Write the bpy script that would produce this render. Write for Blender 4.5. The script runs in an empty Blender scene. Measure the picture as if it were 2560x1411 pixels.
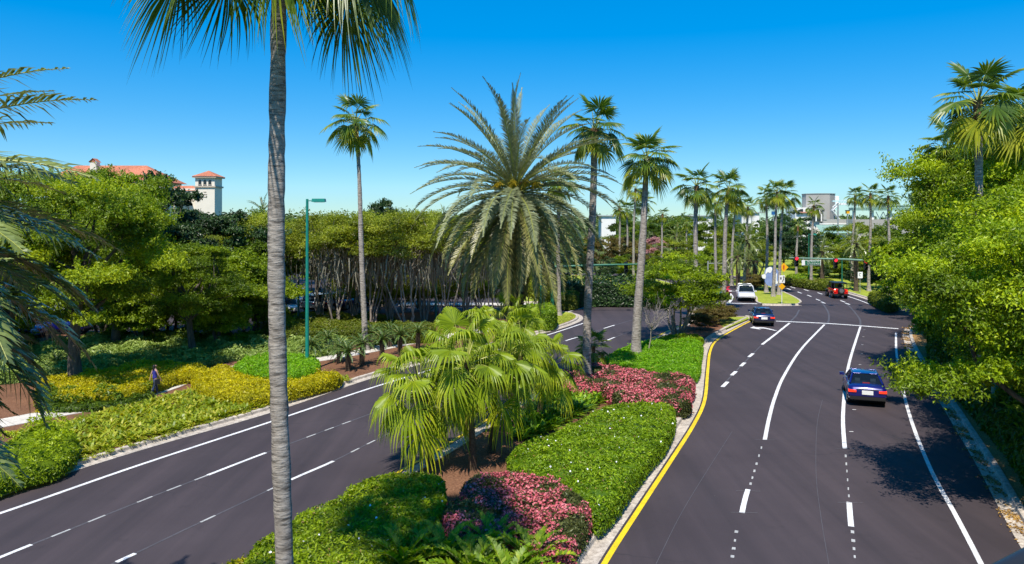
import bpy, math, random
import numpy as np
from mathutils import Vector, Matrix
from mathutils.geometry import tessellate_polygon

# ------------------------------------------------------------------ camera, sky, sun
S = bpy.context.scene
COL = S.collection
F, HC, HZ = 1900.0, 9.5, 550.0          # focal length in photo pixels, eye height, horizon row
cam_d = bpy.data.cameras.new('camera'); cam = bpy.data.objects.new('camera', cam_d); COL.objects.link(cam)
cam.location = (0, 0, HC); cam.rotation_euler = (math.radians(90), 0, 0)
cam_d.sensor_width = 36; cam_d.lens = F/2560*36
cam_d.shift_y = -(705.5-HZ)/2560; cam_d.clip_end = 6000; cam_d.clip_start = 0.1
S.camera = cam
SUN_EL, SUN_AZ = math.radians(59), math.radians(180+14)
W = bpy.data.worlds.new('World'); S.world = W; W.use_nodes = True
wn = W.node_tree; wn.nodes.clear()
sky = wn.nodes.new('ShaderNodeTexSky'); sky.sky_type = 'NISHITA'; sky.sun_disc = False
sky.sun_elevation = SUN_EL; sky.sun_rotation = SUN_AZ; sky.altitude = 0; sky.air_density = 0.9; sky.dust_density = 0.0; sky.ozone_density = 4.0
hs = wn.nodes.new('ShaderNodeHueSaturation'); hs.inputs['Saturation'].default_value = 2.5; hs.inputs['Hue'].default_value = 0.495
bg = wn.nodes.new('ShaderNodeBackground'); bg.inputs[1].default_value = 0.172
wo = wn.nodes.new('ShaderNodeOutputWorld')
gm = wn.nodes.new('ShaderNodeGamma'); gm.inputs[1].default_value = 0.47; wn.links.new(sky.outputs[0], gm.inputs[0]); wn.links.new(gm.outputs[0], hs.inputs['Color'])
mt = wn.nodes.new('ShaderNodeMix'); mt.data_type = 'RGBA'; mt.blend_type = 'MULTIPLY'; mt.inputs[0].default_value = 1; mt.inputs[7].default_value = (0.95, 1.38, 1.70, 1); wn.links.new(hs.outputs[0], mt.inputs[6]); wn.links.new(mt.outputs[2], bg.inputs[0]); wn.links.new(bg.outputs[0], wo.inputs[0])
sl = bpy.data.lights.new('sun', 'SUN'); sl.energy = 5.0; sl.angle = math.radians(0.53); sl.color = (1, 0.93, 0.82)
sun = bpy.data.objects.new('sun', sl); COL.objects.link(sun)
sd = Vector((math.sin(SUN_AZ)*math.cos(SUN_EL), math.cos(SUN_AZ)*math.cos(SUN_EL), math.sin(SUN_EL)))
sun.rotation_euler = sd.to_track_quat('Z', 'Y').to_euler(); sun.location = (0, 0, 60)
S.view_settings.view_transform = 'Standard'; S.view_settings.look = 'None'
S.view_settings.gamma = 1; S.view_settings.use_curve_mapping = False; S.view_settings.exposure = 0.45
S.render.engine = 'CYCLES'
try:
    S.cycles.max_bounces = 6; S.cycles.transparent_max_bounces = 6; S.cycles.caustics_reflective = False; S.cycles.caustics_refractive = False
except Exception: pass

R = np.random.default_rng(7); random.seed(7)
def G(px, py, z=0.0):
    "world point at height z seen at that photo pixel"
    d = F*(HC-z)/(py-HZ); return np.array([(px-1280)/F*d, d, z])
def GD(px, py, d):
    return np.array([(px-1280)/F*d, d, HC-(py-HZ)/F*d])
def X(px, d): return (px-1280)/F*d
def Z(py, d): return HC-(py-HZ)/F*d

# ------------------------------------------------------------------ materials
MATS = {}
def node_mat(name):
    m = bpy.data.materials.new(name); m.use_nodes = True; t = m.node_tree; t.nodes.clear()
    o = t.nodes.new('ShaderNodeOutputMaterial'); MATS[name] = m; return m, t, o
def N(t, typ, **kw):
    n = t.nodes.new(typ)
    for k, v in kw.items():
        if k in n.inputs: n.inputs[k].default_value = v
        else: setattr(n, k, v)
    return n
def ramp(t, fac, stops):
    r = t.nodes.new('ShaderNodeValToRGB'); t.links.new(fac, r.inputs[0]); e = r.color_ramp.elements
    while len(e) < len(stops): e.new(0.5)
    for i, (p, c) in enumerate(stops): e[i].position = p; e[i].color = (*c, 1) if len(c) == 3 else c
    return r.outputs[0]
def coords(t, obj=False):
    if obj: return N(t, 'ShaderNodeTexCoord').outputs['Object']
    return N(t, 'ShaderNodeNewGeometry').outputs['Position']
def noise(t, scale, detail=4, rough=0.55, vec=None, mapscale=None):
    n = N(t, 'ShaderNodeTexNoise'); n.inputs['Scale'].default_value = scale; n.inputs['Detail'].default_value = detail; n.inputs['Roughness'].default_value = rough
    v = vec if vec is not None else coords(t)
    if mapscale:
        mp = N(t, 'ShaderNodeMapping'); mp.inputs['Scale'].default_value = mapscale; t.links.new(v, mp.inputs[0]); v = mp.outputs[0]
    t.links.new(v, n.inputs['Vector']); return n.outputs[0]
def mix(t, a, b, fac, mode='MIX'):
    m = N(t, 'ShaderNodeMix', data_type='RGBA', blend_type=mode)
    if isinstance(fac, (int, float)): m.inputs[0].default_value = fac
    else: t.links.new(fac, m.inputs[0])
    for i, v in ((6, a), (7, b)):
        if isinstance(v, tuple): m.inputs[i].default_value = (*v, 1)
        else: t.links.new(v, m.inputs[i])
    return m.outputs[2]
def bump(t, h, dist, strength=0.6):
    b = N(t, 'ShaderNodeBump'); b.inputs['Distance'].default_value = dist; b.inputs['Strength'].default_value = strength
    t.links.new(h, b.inputs['Height']); return b.outputs[0]

def leaf_mat(name, c0, c1, c2=None, trans=0.32, rough=0.45, spec=0.35, nscale=0.5, objvar=0.12):
    "foliage: colour runs c0..c1 (..c2) over the per-leaf tint, broken up by patchy noise"
    m, t, o = node_mat(name)
    a = N(t, 'ShaderNodeAttribute'); a.attribute_name = 'tint'
    n = noise(t, nscale, 3)
    oi = N(t, 'ShaderNodeObjectInfo')
    ma = N(t, 'ShaderNodeMath', operation='MULTIPLY_ADD'); t.links.new(n, ma.inputs[0]); ma.inputs[1].default_value = 0.7; t.links.new(a.outputs['Fac'], ma.inputs[2])
    mb = N(t, 'ShaderNodeMath', operation='MULTIPLY_ADD'); t.links.new(oi.outputs['Random'], mb.inputs[0]); mb.inputs[1].default_value = objvar; t.links.new(ma.outputs[0], mb.inputs[2])
    mc = N(t, 'ShaderNodeMath', operation='SUBTRACT'); t.links.new(mb.outputs[0], mc.inputs[0]); mc.inputs[1].default_value = 0.35+objvar/2
    st = [(0.0, c0), (1.0, c1)] if c2 is None else [(0.0, c0), (0.6, c1), (1.0, c2)]
    c = ramp(t, mc.outputs[0], st)
    p = N(t, 'ShaderNodeBsdfPrincipled'); t.links.new(c, p.inputs['Base Color']); p.inputs['Roughness'].default_value = rough; p.inputs['Specular IOR Level'].default_value = spec
    tr = N(t, 'ShaderNodeBsdfTranslucent'); hs2 = N(t, 'ShaderNodeHueSaturation'); hs2.inputs['Hue'].default_value = 0.485; hs2.inputs['Saturation'].default_value = 1.1; hs2.inputs['Value'].default_value = 1.5
    t.links.new(c, hs2.inputs['Color']); t.links.new(hs2.outputs[0], tr.inputs[0])
    mx = N(t, 'ShaderNodeMixShader'); mx.inputs[0].default_value = trans
    t.links.new(p.outputs[0], mx.inputs[1]); t.links.new(tr.outputs[0], mx.inputs[2]); t.links.new(mx.outputs[0], o.inputs[0])
    return m
def flat_mat(name, c, rough=0.6, metal=0.0, spec=0.5, var=0.0, nscale=3.0, bumpd=0.0, coat=0.0, emit=None, objc=True):
    m, t, o = node_mat(name)
    p = N(t, 'ShaderNodeBsdfPrincipled'); p.inputs['Roughness'].default_value = rough; p.inputs['Metallic'].default_value = metal
    p.inputs['Specular IOR Level'].default_value = spec; p.inputs['Coat Weight'].default_value = coat; p.inputs['Coat Roughness'].default_value = 0.04
    if var > 0:
        n = noise(t, nscale, 5, 0.6, vec=coords(t, objc)); d = tuple(max(0, x*(1-var)) for x in c); l = tuple(min(1, x*(1+var)) for x in c)
        t.links.new(ramp(t, n, [(0.3, d), (0.7, l)]), p.inputs['Base Color'])
        if bumpd: t.links.new(bump(t, n, bumpd), p.inputs['Normal'])
    else: p.inputs['Base Color'].default_value = (*c, 1)
    if emit: p.inputs['Emission Color'].default_value = (*emit[0], 1); p.inputs['Emission Strength'].default_value = emit[1]
    t.links.new(p.outputs[0], o.inputs[0]); return m

oak_m = leaf_mat('oak_leaves', (0.06, 0.11, 0.007), (0.20, 0.29, 0.010), (0.38, 0.45, 0.016), trans=0.38, nscale=0.35)
oakr_m = leaf_mat('bright_oak_leaves', (0.07, 0.12, 0.005), (0.25, 0.36, 0.006), (0.46, 0.55, 0.012), trans=0.34, nscale=0.35)
dark_m = leaf_mat('dark_leaves', (0.012, 0.032, 0.008), (0.035, 0.085, 0.015), (0.08, 0.14, 0.03), trans=0.2, spec=0.5, nscale=0.5)
crape_m = leaf_mat('spring_leaves', (0.12, 0.15, 0.015), (0.27, 0.33, 0.03), (0.40, 0.44, 0.05), trans=0.42, nscale=0.3)
mid_m = leaf_mat('mid_leaves', (0.035, 0.07, 0.006), (0.11, 0.18, 0.01), (0.20, 0.28, 0.016), trans=0.35, nscale=0.2)
brown_m = leaf_mat('russet_leaves', (0.09, 0.07, 0.02), (0.18, 0.14, 0.035), (0.24, 0.24, 0.04), trans=0.35, nscale=0.3)
pinkt_m = leaf_mat('pink_blossom_leaves', (0.30, 0.14, 0.13), (0.50, 0.26, 0.25), (0.6, 0.38, 0.34), trans=0.3)
lime_m = leaf_mat('lime_hedge_leaves', (0.08, 0.14, 0.005), (0.26, 0.36, 0.006), (0.40, 0.48, 0.012), trans=0.35, nscale=1.6)
green_m = leaf_mat('green_hedge_leaves', (0.06, 0.13, 0.006), (0.22, 0.35, 0.008), (0.36, 0.47, 0.016), trans=0.35, nscale=1.6)
sharp_m = leaf_mat('vivid_hedge_leaves', (0.07, 0.20, 0.006), (0.21, 0.43, 0.008), (0.32, 0.55, 0.015), trans=0.35, nscale=1.6)
yel_m = leaf_mat('golden_leaves', (0.22, 0.22, 0.005), (0.50, 0.46, 0.006), (0.72, 0.63, 0.010), trans=0.35, nscale=1.0)
var_m = leaf_mat('variegated_leaves', (0.12, 0.19, 0.03), (0.27, 0.37, 0.08), (0.46, 0.54, 0.18), trans=0.3, nscale=0.6)
olive_m = leaf_mat('olive_hedge_leaves', (0.06, 0.085, 0.008), (0.15, 0.19, 0.012), (0.25, 0.28, 0.018), trans=0.3, nscale=1.0)
azal_m = leaf_mat('azalea_leaves', (0.045, 0.055, 0.014), (0.10, 0.12, 0.03), (0.17, 0.17, 0.045), trans=0.25, nscale=1.0)
pink_m = leaf_mat('azalea_petals', (0.42, 0.07, 0.09), (0.64, 0.15, 0.18), (0.76, 0.30, 0.32), trans=0.25, nscale=1.0)
fan_m = leaf_mat('fountain_palm_leaves', (0.07, 0.13, 0.008), (0.25, 0.34, 0.012), (0.50, 0.52, 0.03), trans=0.35, rough=0.42, spec=0.35, nscale=0.6)
wash_m = leaf_mat('fan_palm_leaves', (0.03, 0.065, 0.014), (0.11, 0.19, 0.022), (0.36, 0.38, 0.025), trans=0.33, rough=0.38, spec=0.4, nscale=0.8, objvar=0.35)
date_m = leaf_mat('date_palm_leaves', (0.10, 0.125, 0.06), (0.22, 0.245, 0.125), (0.34, 0.35, 0.17), trans=0.15, rough=0.5, spec=0.35, nscale=0.5, objvar=0.2)
dateo_m = leaf_mat('old_date_palm_leaves', (0.10, 0.10, 0.03), (0.24, 0.23, 0.07), (0.38, 0.33, 0.10), trans=0.15, rough=0.4, spec=0.5, nscale=0.5, objvar=0.3)
dateg_m = leaf_mat('green_date_palm_leaves', (0.07, 0.095, 0.03), (0.20, 0.25, 0.06), (0.34, 0.38, 0.11), trans=0.22, rough=0.3, spec=0.8, nscale=0.7, objvar=0.2)
sago_m = leaf_mat('sago_leaves', (0.02, 0.055, 0.01), (0.06, 0.13, 0.018), (0.13, 0.22, 0.03), trans=0.15, spec=0.6)
zam_m = leaf_mat('cycad_leaves', (0.06, 0.13, 0.006), (0.19, 0.31, 0.01), (0.46, 0.50, 0.012), trans=0.35, spec=0.3, rough=0.45)
lily_m = leaf_mat('lily_leaves', (0.12, 0.19, 0.01), (0.29, 0.35, 0.02), (0.48, 0.45, 0.06), trans=0.35, rough=0.4, nscale=0.7)
blade_m = leaf_mat('strap_leaves', (0.05, 0.14, 0.006), (0.16, 0.31, 0.01), (0.30, 0.42, 0.02), trans=0.3, nscale=0.7)
white_fl = flat_mat('white_petals', (0.78, 0.78, 0.85), 0.6)
orange_fl = flat_mat('orange_fruit', (0.6, 0.22, 0.02), 0.5)
yfruit = flat_mat('yellow_date_strands', (0.62, 0.45, 0.03), 0.5, var=0.4, nscale=20)
moss_m = leaf_mat('grey_moss', (0.17, 0.16, 0.12), (0.28, 0.26, 0.20), (0.38, 0.36, 0.28), trans=0.2)

def bark_mat(name, c0, c1, ring=0.0, sc=6.0, stretch=(1, 1, 0.25), bd=0.03):
    m, t, o = node_mat(name)
    v = coords(t, True)
    n1 = noise(t, sc, 6, 0.65, vec=v, mapscale=stretch)
    c = ramp(t, n1, [(0.3, c0), (0.68, c1)])
    h = n1
    if ring:
        n2 = noise(t, 1.0, 5, 0.7, vec=v, mapscale=(3.2, 3.2, ring))
        c = mix(t, c, ramp(t, n2, [(0.36, tuple(x*0.45 for x in c0)), (0.52, (1, 1, 1))]), 0.75, 'MULTIPLY'); 
        ma = N(t, 'ShaderNodeMath', operation='ADD'); t.links.new(n1, ma.inputs[0]); t.links.new(n2, ma.inputs[1]); h = ma.outputs[0]
    n3 = noise(t, 0.45, 3, 0.6, vec=v); c = mix(t, c, ramp(t, n3, [(0.3, (0.72, 0.68, 0.64)), (0.7, (1, 1, 1))]), 0.8, 'MULTIPLY')
    p = N(t, 'ShaderNodeBsdfPrincipled'); p.inputs['Roughness'].default_value = 0.85; p.inputs['Specular IOR Level'].default_value = 0.2
    t.links.new(c, p.inputs['Base Color']); t.links.new(bump(t, h, bd, 0.8), p.inputs['Normal']); t.links.new(p.outputs[0], o.inputs[0]); return m
palm_bark = bark_mat('palm_bark', (0.25, 0.22, 0.19), (0.52, 0.475, 0.42), ring=22, sc=5, stretch=(1, 1, 2.5))
palm_neck = bark_mat('palm_neck_bark', (0.20, 0.10, 0.05), (0.36, 0.21, 0.12), ring=14, sc=8, stretch=(1, 1, 2))
date_bark = bark_mat('date_palm_bark', (0.05, 0.04, 0.025), (0.16, 0.12, 0.08), sc=9, stretch=(1, 1, 1))
oak_bark = bark_mat('oak_bark', (0.05, 0.042, 0.032), (0.15, 0.125, 0.10), sc=7)
crape_bark = bark_mat('smooth_grey_bark', (0.20, 0.17, 0.13), (0.44, 0.39, 0.33), sc=5)
brown_bark = bark_mat('brown_fibre_bark', (0.055, 0.035, 0.02), (0.15, 0.10, 0.06), sc=12, stretch=(1, 1, 1.5))
petiole_m = leaf_mat('leaf_stalks', (0.16, 0.20, 0.03), (0.30, 0.32, 0.06), (0.42, 0.38, 0.10), trans=0.05)

def asphalt_mat():
    m, t, o = node_mat('asphalt')
    v = coords(t)
    n1 = noise(t, 0.16, 5, 0.6); n2 = noise(t, 45, 3, 0.7); n3 = noise(t, 1.0, 4, 0.6, vec=v, mapscale=(1.1, 0.05, 1))
    c = ramp(t, n1, [(0.25, (0.034, 0.025, 0.028)), (0.75, (0.053, 0.041, 0.045))])
    c = mix(t, c, ramp(t, n2, [(0.3, (0.72, 0.72, 0.72)), (0.75, (1.35, 1.32, 1.3))]), 0.8, 'MULTIPLY')
    c = mix(t, c, ramp(t, n3, [(0.32, (0.78, 0.78, 0.80)), (0.70, (1.25, 1.22, 1.22))]), 0.9, 'MULTIPLY')
    ck = N(t, 'ShaderNodeTexVoronoi', feature='DISTANCE_TO_EDGE'); ck.inputs['Scale'].default_value = 0.22; dv = N(t, 'ShaderNodeVectorMath', operation='ADD'); nz = N(t, 'ShaderNodeTexNoise'); nz.inputs['Scale'].default_value = 0.8; t.links.new(v, nz.inputs['Vector']); t.links.new(v, dv.inputs[0]); t.links.new(nz.outputs['Color'], dv.inputs[1]); t.links.new(dv.outputs[0], ck.inputs['Vector'])
    msk = noise(t, 0.07, 2); crk = N(t, 'ShaderNodeMath', operation='MULTIPLY'); t.links.new(ramp(t, ck.outputs['Distance'], [(0.0, (1, 1, 1)), (0.006, (0, 0, 0))]), crk.inputs[0]); t.links.new(ramp(t, msk, [(0.45, (0, 0, 0)), (0.6, (1, 1, 1))]), crk.inputs[1])
    c = mix(t, c, (0.020, 0.017, 0.019), crk.outputs[0])
    st = noise(t, 0.9, 5, 0.7); c = mix(t, c, ramp(t, st, [(0.60, (1, 1, 1)), (0.74, (0.72, 0.72, 0.72))]), 0.8, 'MULTIPLY')
    vo = N(t, 'ShaderNodeTexVoronoi'); vo.inputs['Scale'].default_value = 0.9; t.links.new(v, vo.inputs['Vector'])
    c = mix(t, c, (0.30, 0.28, 0.26), ramp(t, vo.outputs['Distance'], [(0.0, (1, 1, 1)), (0.022, (0, 0, 0))]))
    p = N(t, 'ShaderNodeBsdfPrincipled'); t.links.new(c, p.inputs['Base Color']); p.inputs['Roughness'].default_value = 0.78; p.inputs['Specular IOR Level'].default_value = 0.45
    t.links.new(bump(t, n2, 0.006, 0.5), p.inputs['Normal']); t.links.new(p.outputs[0], o.inputs[0]); return m
asphalt = asphalt_mat()
def ground_mat(name, c0, c1, c2, s1=0.5, s2=9, s3=40, bd=0.05):
    m, t, o = node_mat(name)
    n1 = noise(t, s1, 4, 0.6); n2 = noise(t, s2, 6, 0.7); n3 = noise(t, s3, 3, 0.7)
    c = ramp(t, n2, [(0.28, c0), (0.5, c1), (0.72, c2)])
    c = mix(t, c, ramp(t, n1, [(0.3, (0.75, 0.72, 0.7)), (0.7, (1.2, 1.15, 1.1))]), 0.8, 'MULTIPLY')
    c = mix(t, c, ramp(t, n3, [(0.3, (0.6, 0.6, 0.6)), (0.7, (1.4, 1.4, 1.4))]), 0.7, 'MULTIPLY')
    p = N(t, 'ShaderNodeBsdfPrincipled'); t.links.new(c, p.inputs['Base Color']); p.inputs['Roughness'].default_value = 0.9; p.inputs['Specular IOR Level'].default_value = 0.15
    t.links.new(bump(t, n2, bd, 0.8), p.inputs['Normal']); t.links.new(p.outputs[0], o.inputs[0]); return m
mulch = ground_mat('mulch', (0.07, 0.035, 0.02), (0.17, 0.085, 0.05), (0.30, 0.17, 0.10), s2=14)
lawn = ground_mat('lawn', (0.16, 0.22, 0.02), (0.26, 0.32, 0.035), (0.36, 0.36, 0.06), s1=0.25, s2=4, s3=30, bd=0.03)
scrub = ground_mat('scrub_ground', (0.04, 0.06, 0.015), (0.08, 0.11, 0.025), (0.13, 0.14, 0.04), s1=0.05, s2=1.0)
litter = ground_mat('leaf_litter', (0.13, 0.07, 0.03), (0.30, 0.18, 0.07), (0.45, 0.30, 0.12), s2=20)
concrete = ground_mat('kerb_concrete', (0.24, 0.21, 0.18), (0.43, 0.39, 0.34), (0.58, 0.54, 0.48), s1=0.8, s2=5, s3=28, bd=0.01)
walkcon = ground_mat('path_concrete', (0.42, 0.40, 0.36), (0.54, 0.52, 0.47), (0.62, 0.6, 0.56), s1=0.8, s2=5, bd=0.01)
def paint_mat(name, c):
    m, t, o = node_mat(name)
    n = noise(t, 14, 5, 0.7); n2 = noise(t, 1.4, 4, 0.6)
    cc = ramp(t, n, [(0.33, tuple(x*0.35 for x in c)), (0.44, c)]); cc = mix(t, cc, ramp(t, n2, [(0.3, (0.72, 0.72, 0.72)), (0.6, (1, 1, 1))]), 1.0, 'MULTIPLY')
    p = N(t, 'ShaderNodeBsdfPrincipled'); t.links.new(cc, p.inputs['Base Color']); p.inputs['Roughness'].default_value = 0.6
    t.links.new(p.outputs[0], o.inputs[0]); return m
wpaint = paint_mat('white_road_paint', (0.74, 0.74, 0.74)); ypaint = paint_mat('yellow_road_paint', (0.80, 0.56, 0.01)); fadep = paint_mat('worn_white_paint', (0.085, 0.078, 0.084))

# ------------------------------------------------------------------ mesh helpers
class Geo:
    def __init__(s): s.v = []; s.f = []; s.sz = []; s.mi = []; s.t = []; s.n = 0
    def quads(s, P, mi=0, tint=0.5):
        P = np.asarray(P, float); n, k = P.shape[0], P.shape[1]
        if n == 0: return
        s.v.append(P.reshape(-1, 3)); s.f.append(np.arange(n*k)+s.n); s.sz.append(np.full(n, k)); s.mi.append(np.full(n, mi))
        t = np.broadcast_to(np.asarray(tint, float).reshape(-1, 1) if np.ndim(tint) else np.full((1, 1), tint), (n, k)); s.t.append(t.reshape(-1).copy()); s.n += n*k
    def grid(s, P, mi=0, tint=0.5, close=False):
        "P: rows x cols x 3 shared-vertex grid"
        P = np.asarray(P, float); r, c = P.shape[:2]
        idx = np.arange(r*c).reshape(r, c)+s.n
        if close: idx = np.concatenate([idx, idx[:, :1]], 1)
        q = np.stack([idx[:-1, :-1], idx[:-1, 1:], idx[1:, 1:], idx[1:, :-1]], -1).reshape(-1, 4)
        s.v.append(P.reshape(-1, 3)); s.f.append(q.reshape(-1)); s.sz.append(np.full(len(q), 4)); s.mi.append(np.full(len(q), mi)); s.t.append(np.full(r*c, float(tint))); s.n += r*c
    def poly(s, pts, mi=0, tint=0.5):
        pts = np.asarray(pts, float); k = len(pts)
        s.v.append(pts); s.f.append(np.arange(k)+s.n); s.sz.append(np.array([k])); s.mi.append(np.array([mi])); s.t.append(np.full(k, float(tint))); s.n += k
    def tube(s, pts, rad, sides=8, mi=0, tint=0.5, cap=True):
        pts = np.asarray(pts, float); rad = np.broadcast_to(np.asarray(rad, float), (len(pts),))
        T = np.gradient(pts, axis=0); T /= np.linalg.norm(T, axis=1, keepdims=True)+1e-9
        ref = np.array([1., 0, 0]) if abs(T[0, 0]) < 0.9 else np.array([0, 1., 0])
        A = np.cross(T, ref); A /= np.linalg.norm(A, axis=1, keepdims=True)+1e-9; B = np.cross(T, A)
        a = np.linspace(0, 2*np.pi, sides, endpoint=False)
        P = pts[:, None]+rad[:, None, None]*(np.cos(a)[None, :, None]*A[:, None]+np.sin(a)[None, :, None]*B[:, None])
        s.grid(P, mi, tint, close=True)
        if cap: s.poly(P[-1], mi, tint); s.poly(P[0][::-1], mi, tint)
    def box(s, c, d, mi=0, rz=0.0, tint=0.5, taper=1.0):
        x, y, z = np.array(d)/2; k = taper
        P = np.array([[-x, -y, -z], [x, -y, -z], [x, y, -z], [-x, y, -z], [-x*k, -y*k, z], [x*k, -y*k, z], [x*k, y*k, z], [-x*k, y*k, z]])
        cr, sr = math.cos(rz), math.sin(rz); P = P@np.array([[cr, sr, 0], [-sr, cr, 0], [0, 0, 1]])+np.array(c)
        for f in ((0, 3, 2, 1), (4, 5, 6, 7), (0, 1, 5, 4), (1, 2, 6, 5), (2, 3, 7, 6), (3, 0, 4, 7)): s.poly(P[list(f)], mi, tint)
    def mesh(s, name, mats, smooth=False):
        me = bpy.data.meshes.new(name); v = np.concatenate(s.v); f = np.concatenate(s.f); sz = np.concatenate(s.sz); mi = np.concatenate(s.mi); t = np.concatenate(s.t)
        me.vertices.add(len(v)); me.vertices.foreach_set('co', v.astype('f').ravel())
        me.loops.add(len(f)); me.loops.foreach_set('vertex_index', f.astype('i'))
        me.polygons.add(len(sz)); me.polygons.foreach_set('loop_start', np.concatenate([[0], np.cumsum(sz)[:-1]]).astype('i'))
        try: me.polygons.foreach_set('loop_total', sz.astype('i'))
        except Exception: pass
        me.polygons.foreach_set('material_index', mi.astype('i'))
        me.polygons.foreach_set('use_smooth', np.full(len(sz), smooth))
        a = me.attributes.new('tint', 'FLOAT', 'POINT'); a.data.foreach_set('value', t.astype('f'))
        for m in (mats if isinstance(mats, (list, tuple)) else [mats]): me.materials.append(m)
        me.update(calc_edges=True); return me
def link(name, me, parent=None, loc=(0, 0, 0), rz=0.0, sc=None):
    o = bpy.data.objects.new(name, me); COL.objects.link(o); o.parent = parent; o.location = loc; o.rotation_euler[2] = rz
    if sc is not None: o.scale = (sc,)*3 if np.isscalar(sc) else sc
    return o
def thing(name, label, cat, loc=(0, 0, 0), rz=0.0, group=None, sc=None):
    return tag(link(name, None, None, loc, rz, sc), label, cat, group)
def tag(o, label, cat, group=None, kind=None):
    o['label'] = label; o['category'] = cat
    if group: o['group'] = group
    if kind: o['kind'] = kind
    return o
def struct(name, me, label=None):
    o = link(name, me); o['kind'] = 'structure'; o['label'] = label or name.replace('_', ' '); o['category'] = name.replace('_', ' '); return o
def spline(pts, step=1.0):
    "Catmull-Rom through points, resampled evenly"
    P = [np.asarray(p, float) for p in pts]; P = [2*P[0]-P[1]]+P+[2*P[-1]-P[-2]]; out = []
    for i in range(1, len(P)-2):
        for t in np.linspace(0, 1, 16, endpoint=False):
            a, b, c, d = P[i-1], P[i], P[i+1], P[i+2]
            out.append(0.5*((2*b)+(c-a)*t+(2*a-5*b+4*c-d)*t*t+(3*b-a-3*c+d)*t**3))
    out.append(P[-2]); out = np.array(out)
    L = np.concatenate([[0], np.cumsum(np.linalg.norm(np.diff(out, axis=0), axis=1))]); n = max(2, int(L[-1]/step)+1)
    s = np.linspace(0, L[-1], n); return np.stack([np.interp(s, L, out[:, k]) for k in range(3)], 1)
def side(pts):
    T = np.gradient(pts[:, :2], axis=0); T /= np.linalg.norm(T, axis=1, keepdims=True)+1e-9
    return np.stack([T[:, 1], -T[:, 0], np.zeros(len(T))], 1)      # right-hand side
def sheet(poly, z, mat, name):
    g = Geo(); P = [Vector((p[0], p[1], z)) for p in poly]
    tr = tessellate_polygon([P])
    g.quads(np.array([[P[i] for i in (t if (P[t[1]]-P[t[0]]).cross(P[t[2]]-P[t[0]]).z > 0 else t[::-1])] for t in tr]))
    return g.mesh(name, mat)
def inside(pts, poly):
    x, y = pts[:, 0], pts[:, 1]; r = np.zeros(len(pts), bool); n = len(poly)
    for i in range(n):
        x1, y1 = poly[i][:2]; x2, y2 = poly[(i+1) % n][:2]
        if y1 == y2: continue
        c = ((y1 > y) != (y2 > y)) & (x < (x2-x1)*(y-y1)/(y2-y1)+x1); r ^= c
    return r
def edge_dist(pts, poly):
    d = np.full(len(pts), 1e9); n = len(poly)
    for i in range(n):
        a = np.array(poly[i][:2]); b = np.array(poly[(i+1) % n][:2]); ab = b-a
        t = np.clip(((pts[:, :2]-a)@ab)/(ab@ab+1e-9), 0, 1); d = np.minimum(d, np.linalg.norm(pts[:, :2]-a-t[:, None]*ab, axis=1))
    return d
def unit(v): return v/(np.linalg.norm(v, axis=-1, keepdims=True)+1e-9)
def leaves(c, nrm, size, asp=0.45):
    n = len(c); r = R.normal(size=(n, 3)); u = unit(np.cross(nrm, r)); v = np.cross(nrm, u)
    s = (size*R.uniform(0.7, 1.3, n))[:, None]; bend = nrm*s*0.25
    return np.stack([c-u*s, c+v*s*asp+bend, c+u*s, c-v*s*asp+bend], 1)
def scatter(poly, n):
    P = np.array(poly)[:, :2]; lo, hi = P.min(0), P.max(0); out = []; k = 0
    while k < n:
        q = R.uniform(lo, hi, (n*2, 2)); q = q[inside(q, poly)]; out.append(q); k += len(q)
        if len(q) == 0: break
    return np.concatenate(out)[:n]
def area(poly):
    P = np.array(poly)[:, :2]; x, y = P[:, 0], P[:, 1]; return abs(np.dot(x, np.roll(y, -1))-np.dot(y, np.roll(x, -1)))/2

# ------------------------------------------------------------------ ground, road, kerbs
struct('ground', sheet([(-3000, -50), (3000, -50), (3000, 4000), (-3000, 4000)], -0.02, scrub, 'ground'), 'dark green scrub ground reaching the horizon')
road = struct('road', sheet([(-170, -4), (70, -4), (75, 92)]+[G(*p)[:2] for p in ((2250, 770), (2180, 746), (2080, 722), (2000, 708), (1960, 703), (1900, 697), (1830, 692), (1600, 684), (1300, 681))]+[(-170, 140)], 0.0, asphalt, 'road'), 'dark asphalt road curving through the junction')
VZ = 0.13
cv_left = [(-600, 1480), (0, 1240), (340, 1128), (680, 1030), (915, 950), (1100, 898), (1250, 862), (1340, 838), (1400, 822), (1437, 809), (1455, 799), (1450, 789), (1420, 782), (1340, 779), (1200, 779)]
cv_med_r = [(1420, 1560), (1500, 1411), (1592, 1270), (1672, 1150), (1730, 1060), (1757, 1000), (1765, 930), (1772, 878), (1790, 850), (1840, 820), (1882, 799)]
cv_med_l = [(1862, 793), (1800, 793), (1740, 803), (1690, 820), (1650, 838), (1560, 876), (1480, 912), (1400, 950), (1300, 1000), (1200, 1062), (1100, 1124), (985, 1188), (850, 1262), (700, 1350), (560, 1440), (380, 1560)]
cv_right = [(2720, 1640), (2560, 1368), (2505, 1270), (2455, 1175), (2400, 1082), (2350, 1000), (2312, 945), (2282, 895), (2264, 855), (2262, 832), (2290, 818), (2500, 815)]
cv_far_r = [(2640, 783), (2330, 781), (2265, 777), (2225, 766), (2165, 745), (2080, 722), (2000, 708), (1960, 703), (1900, 697), (1830, 692)]
cv_isl_l = [(1905, 762), (1891, 757), (1892, 748), (1882, 738), (1852, 721), (1792, 707), (1740, 700), (1600, 692)]
cv_isl_r = [(1600, 688), (1780, 695), (1890, 706), (1935, 723), (1965, 735), (1988, 746), (2003, 757), (1995, 762)]
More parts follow.
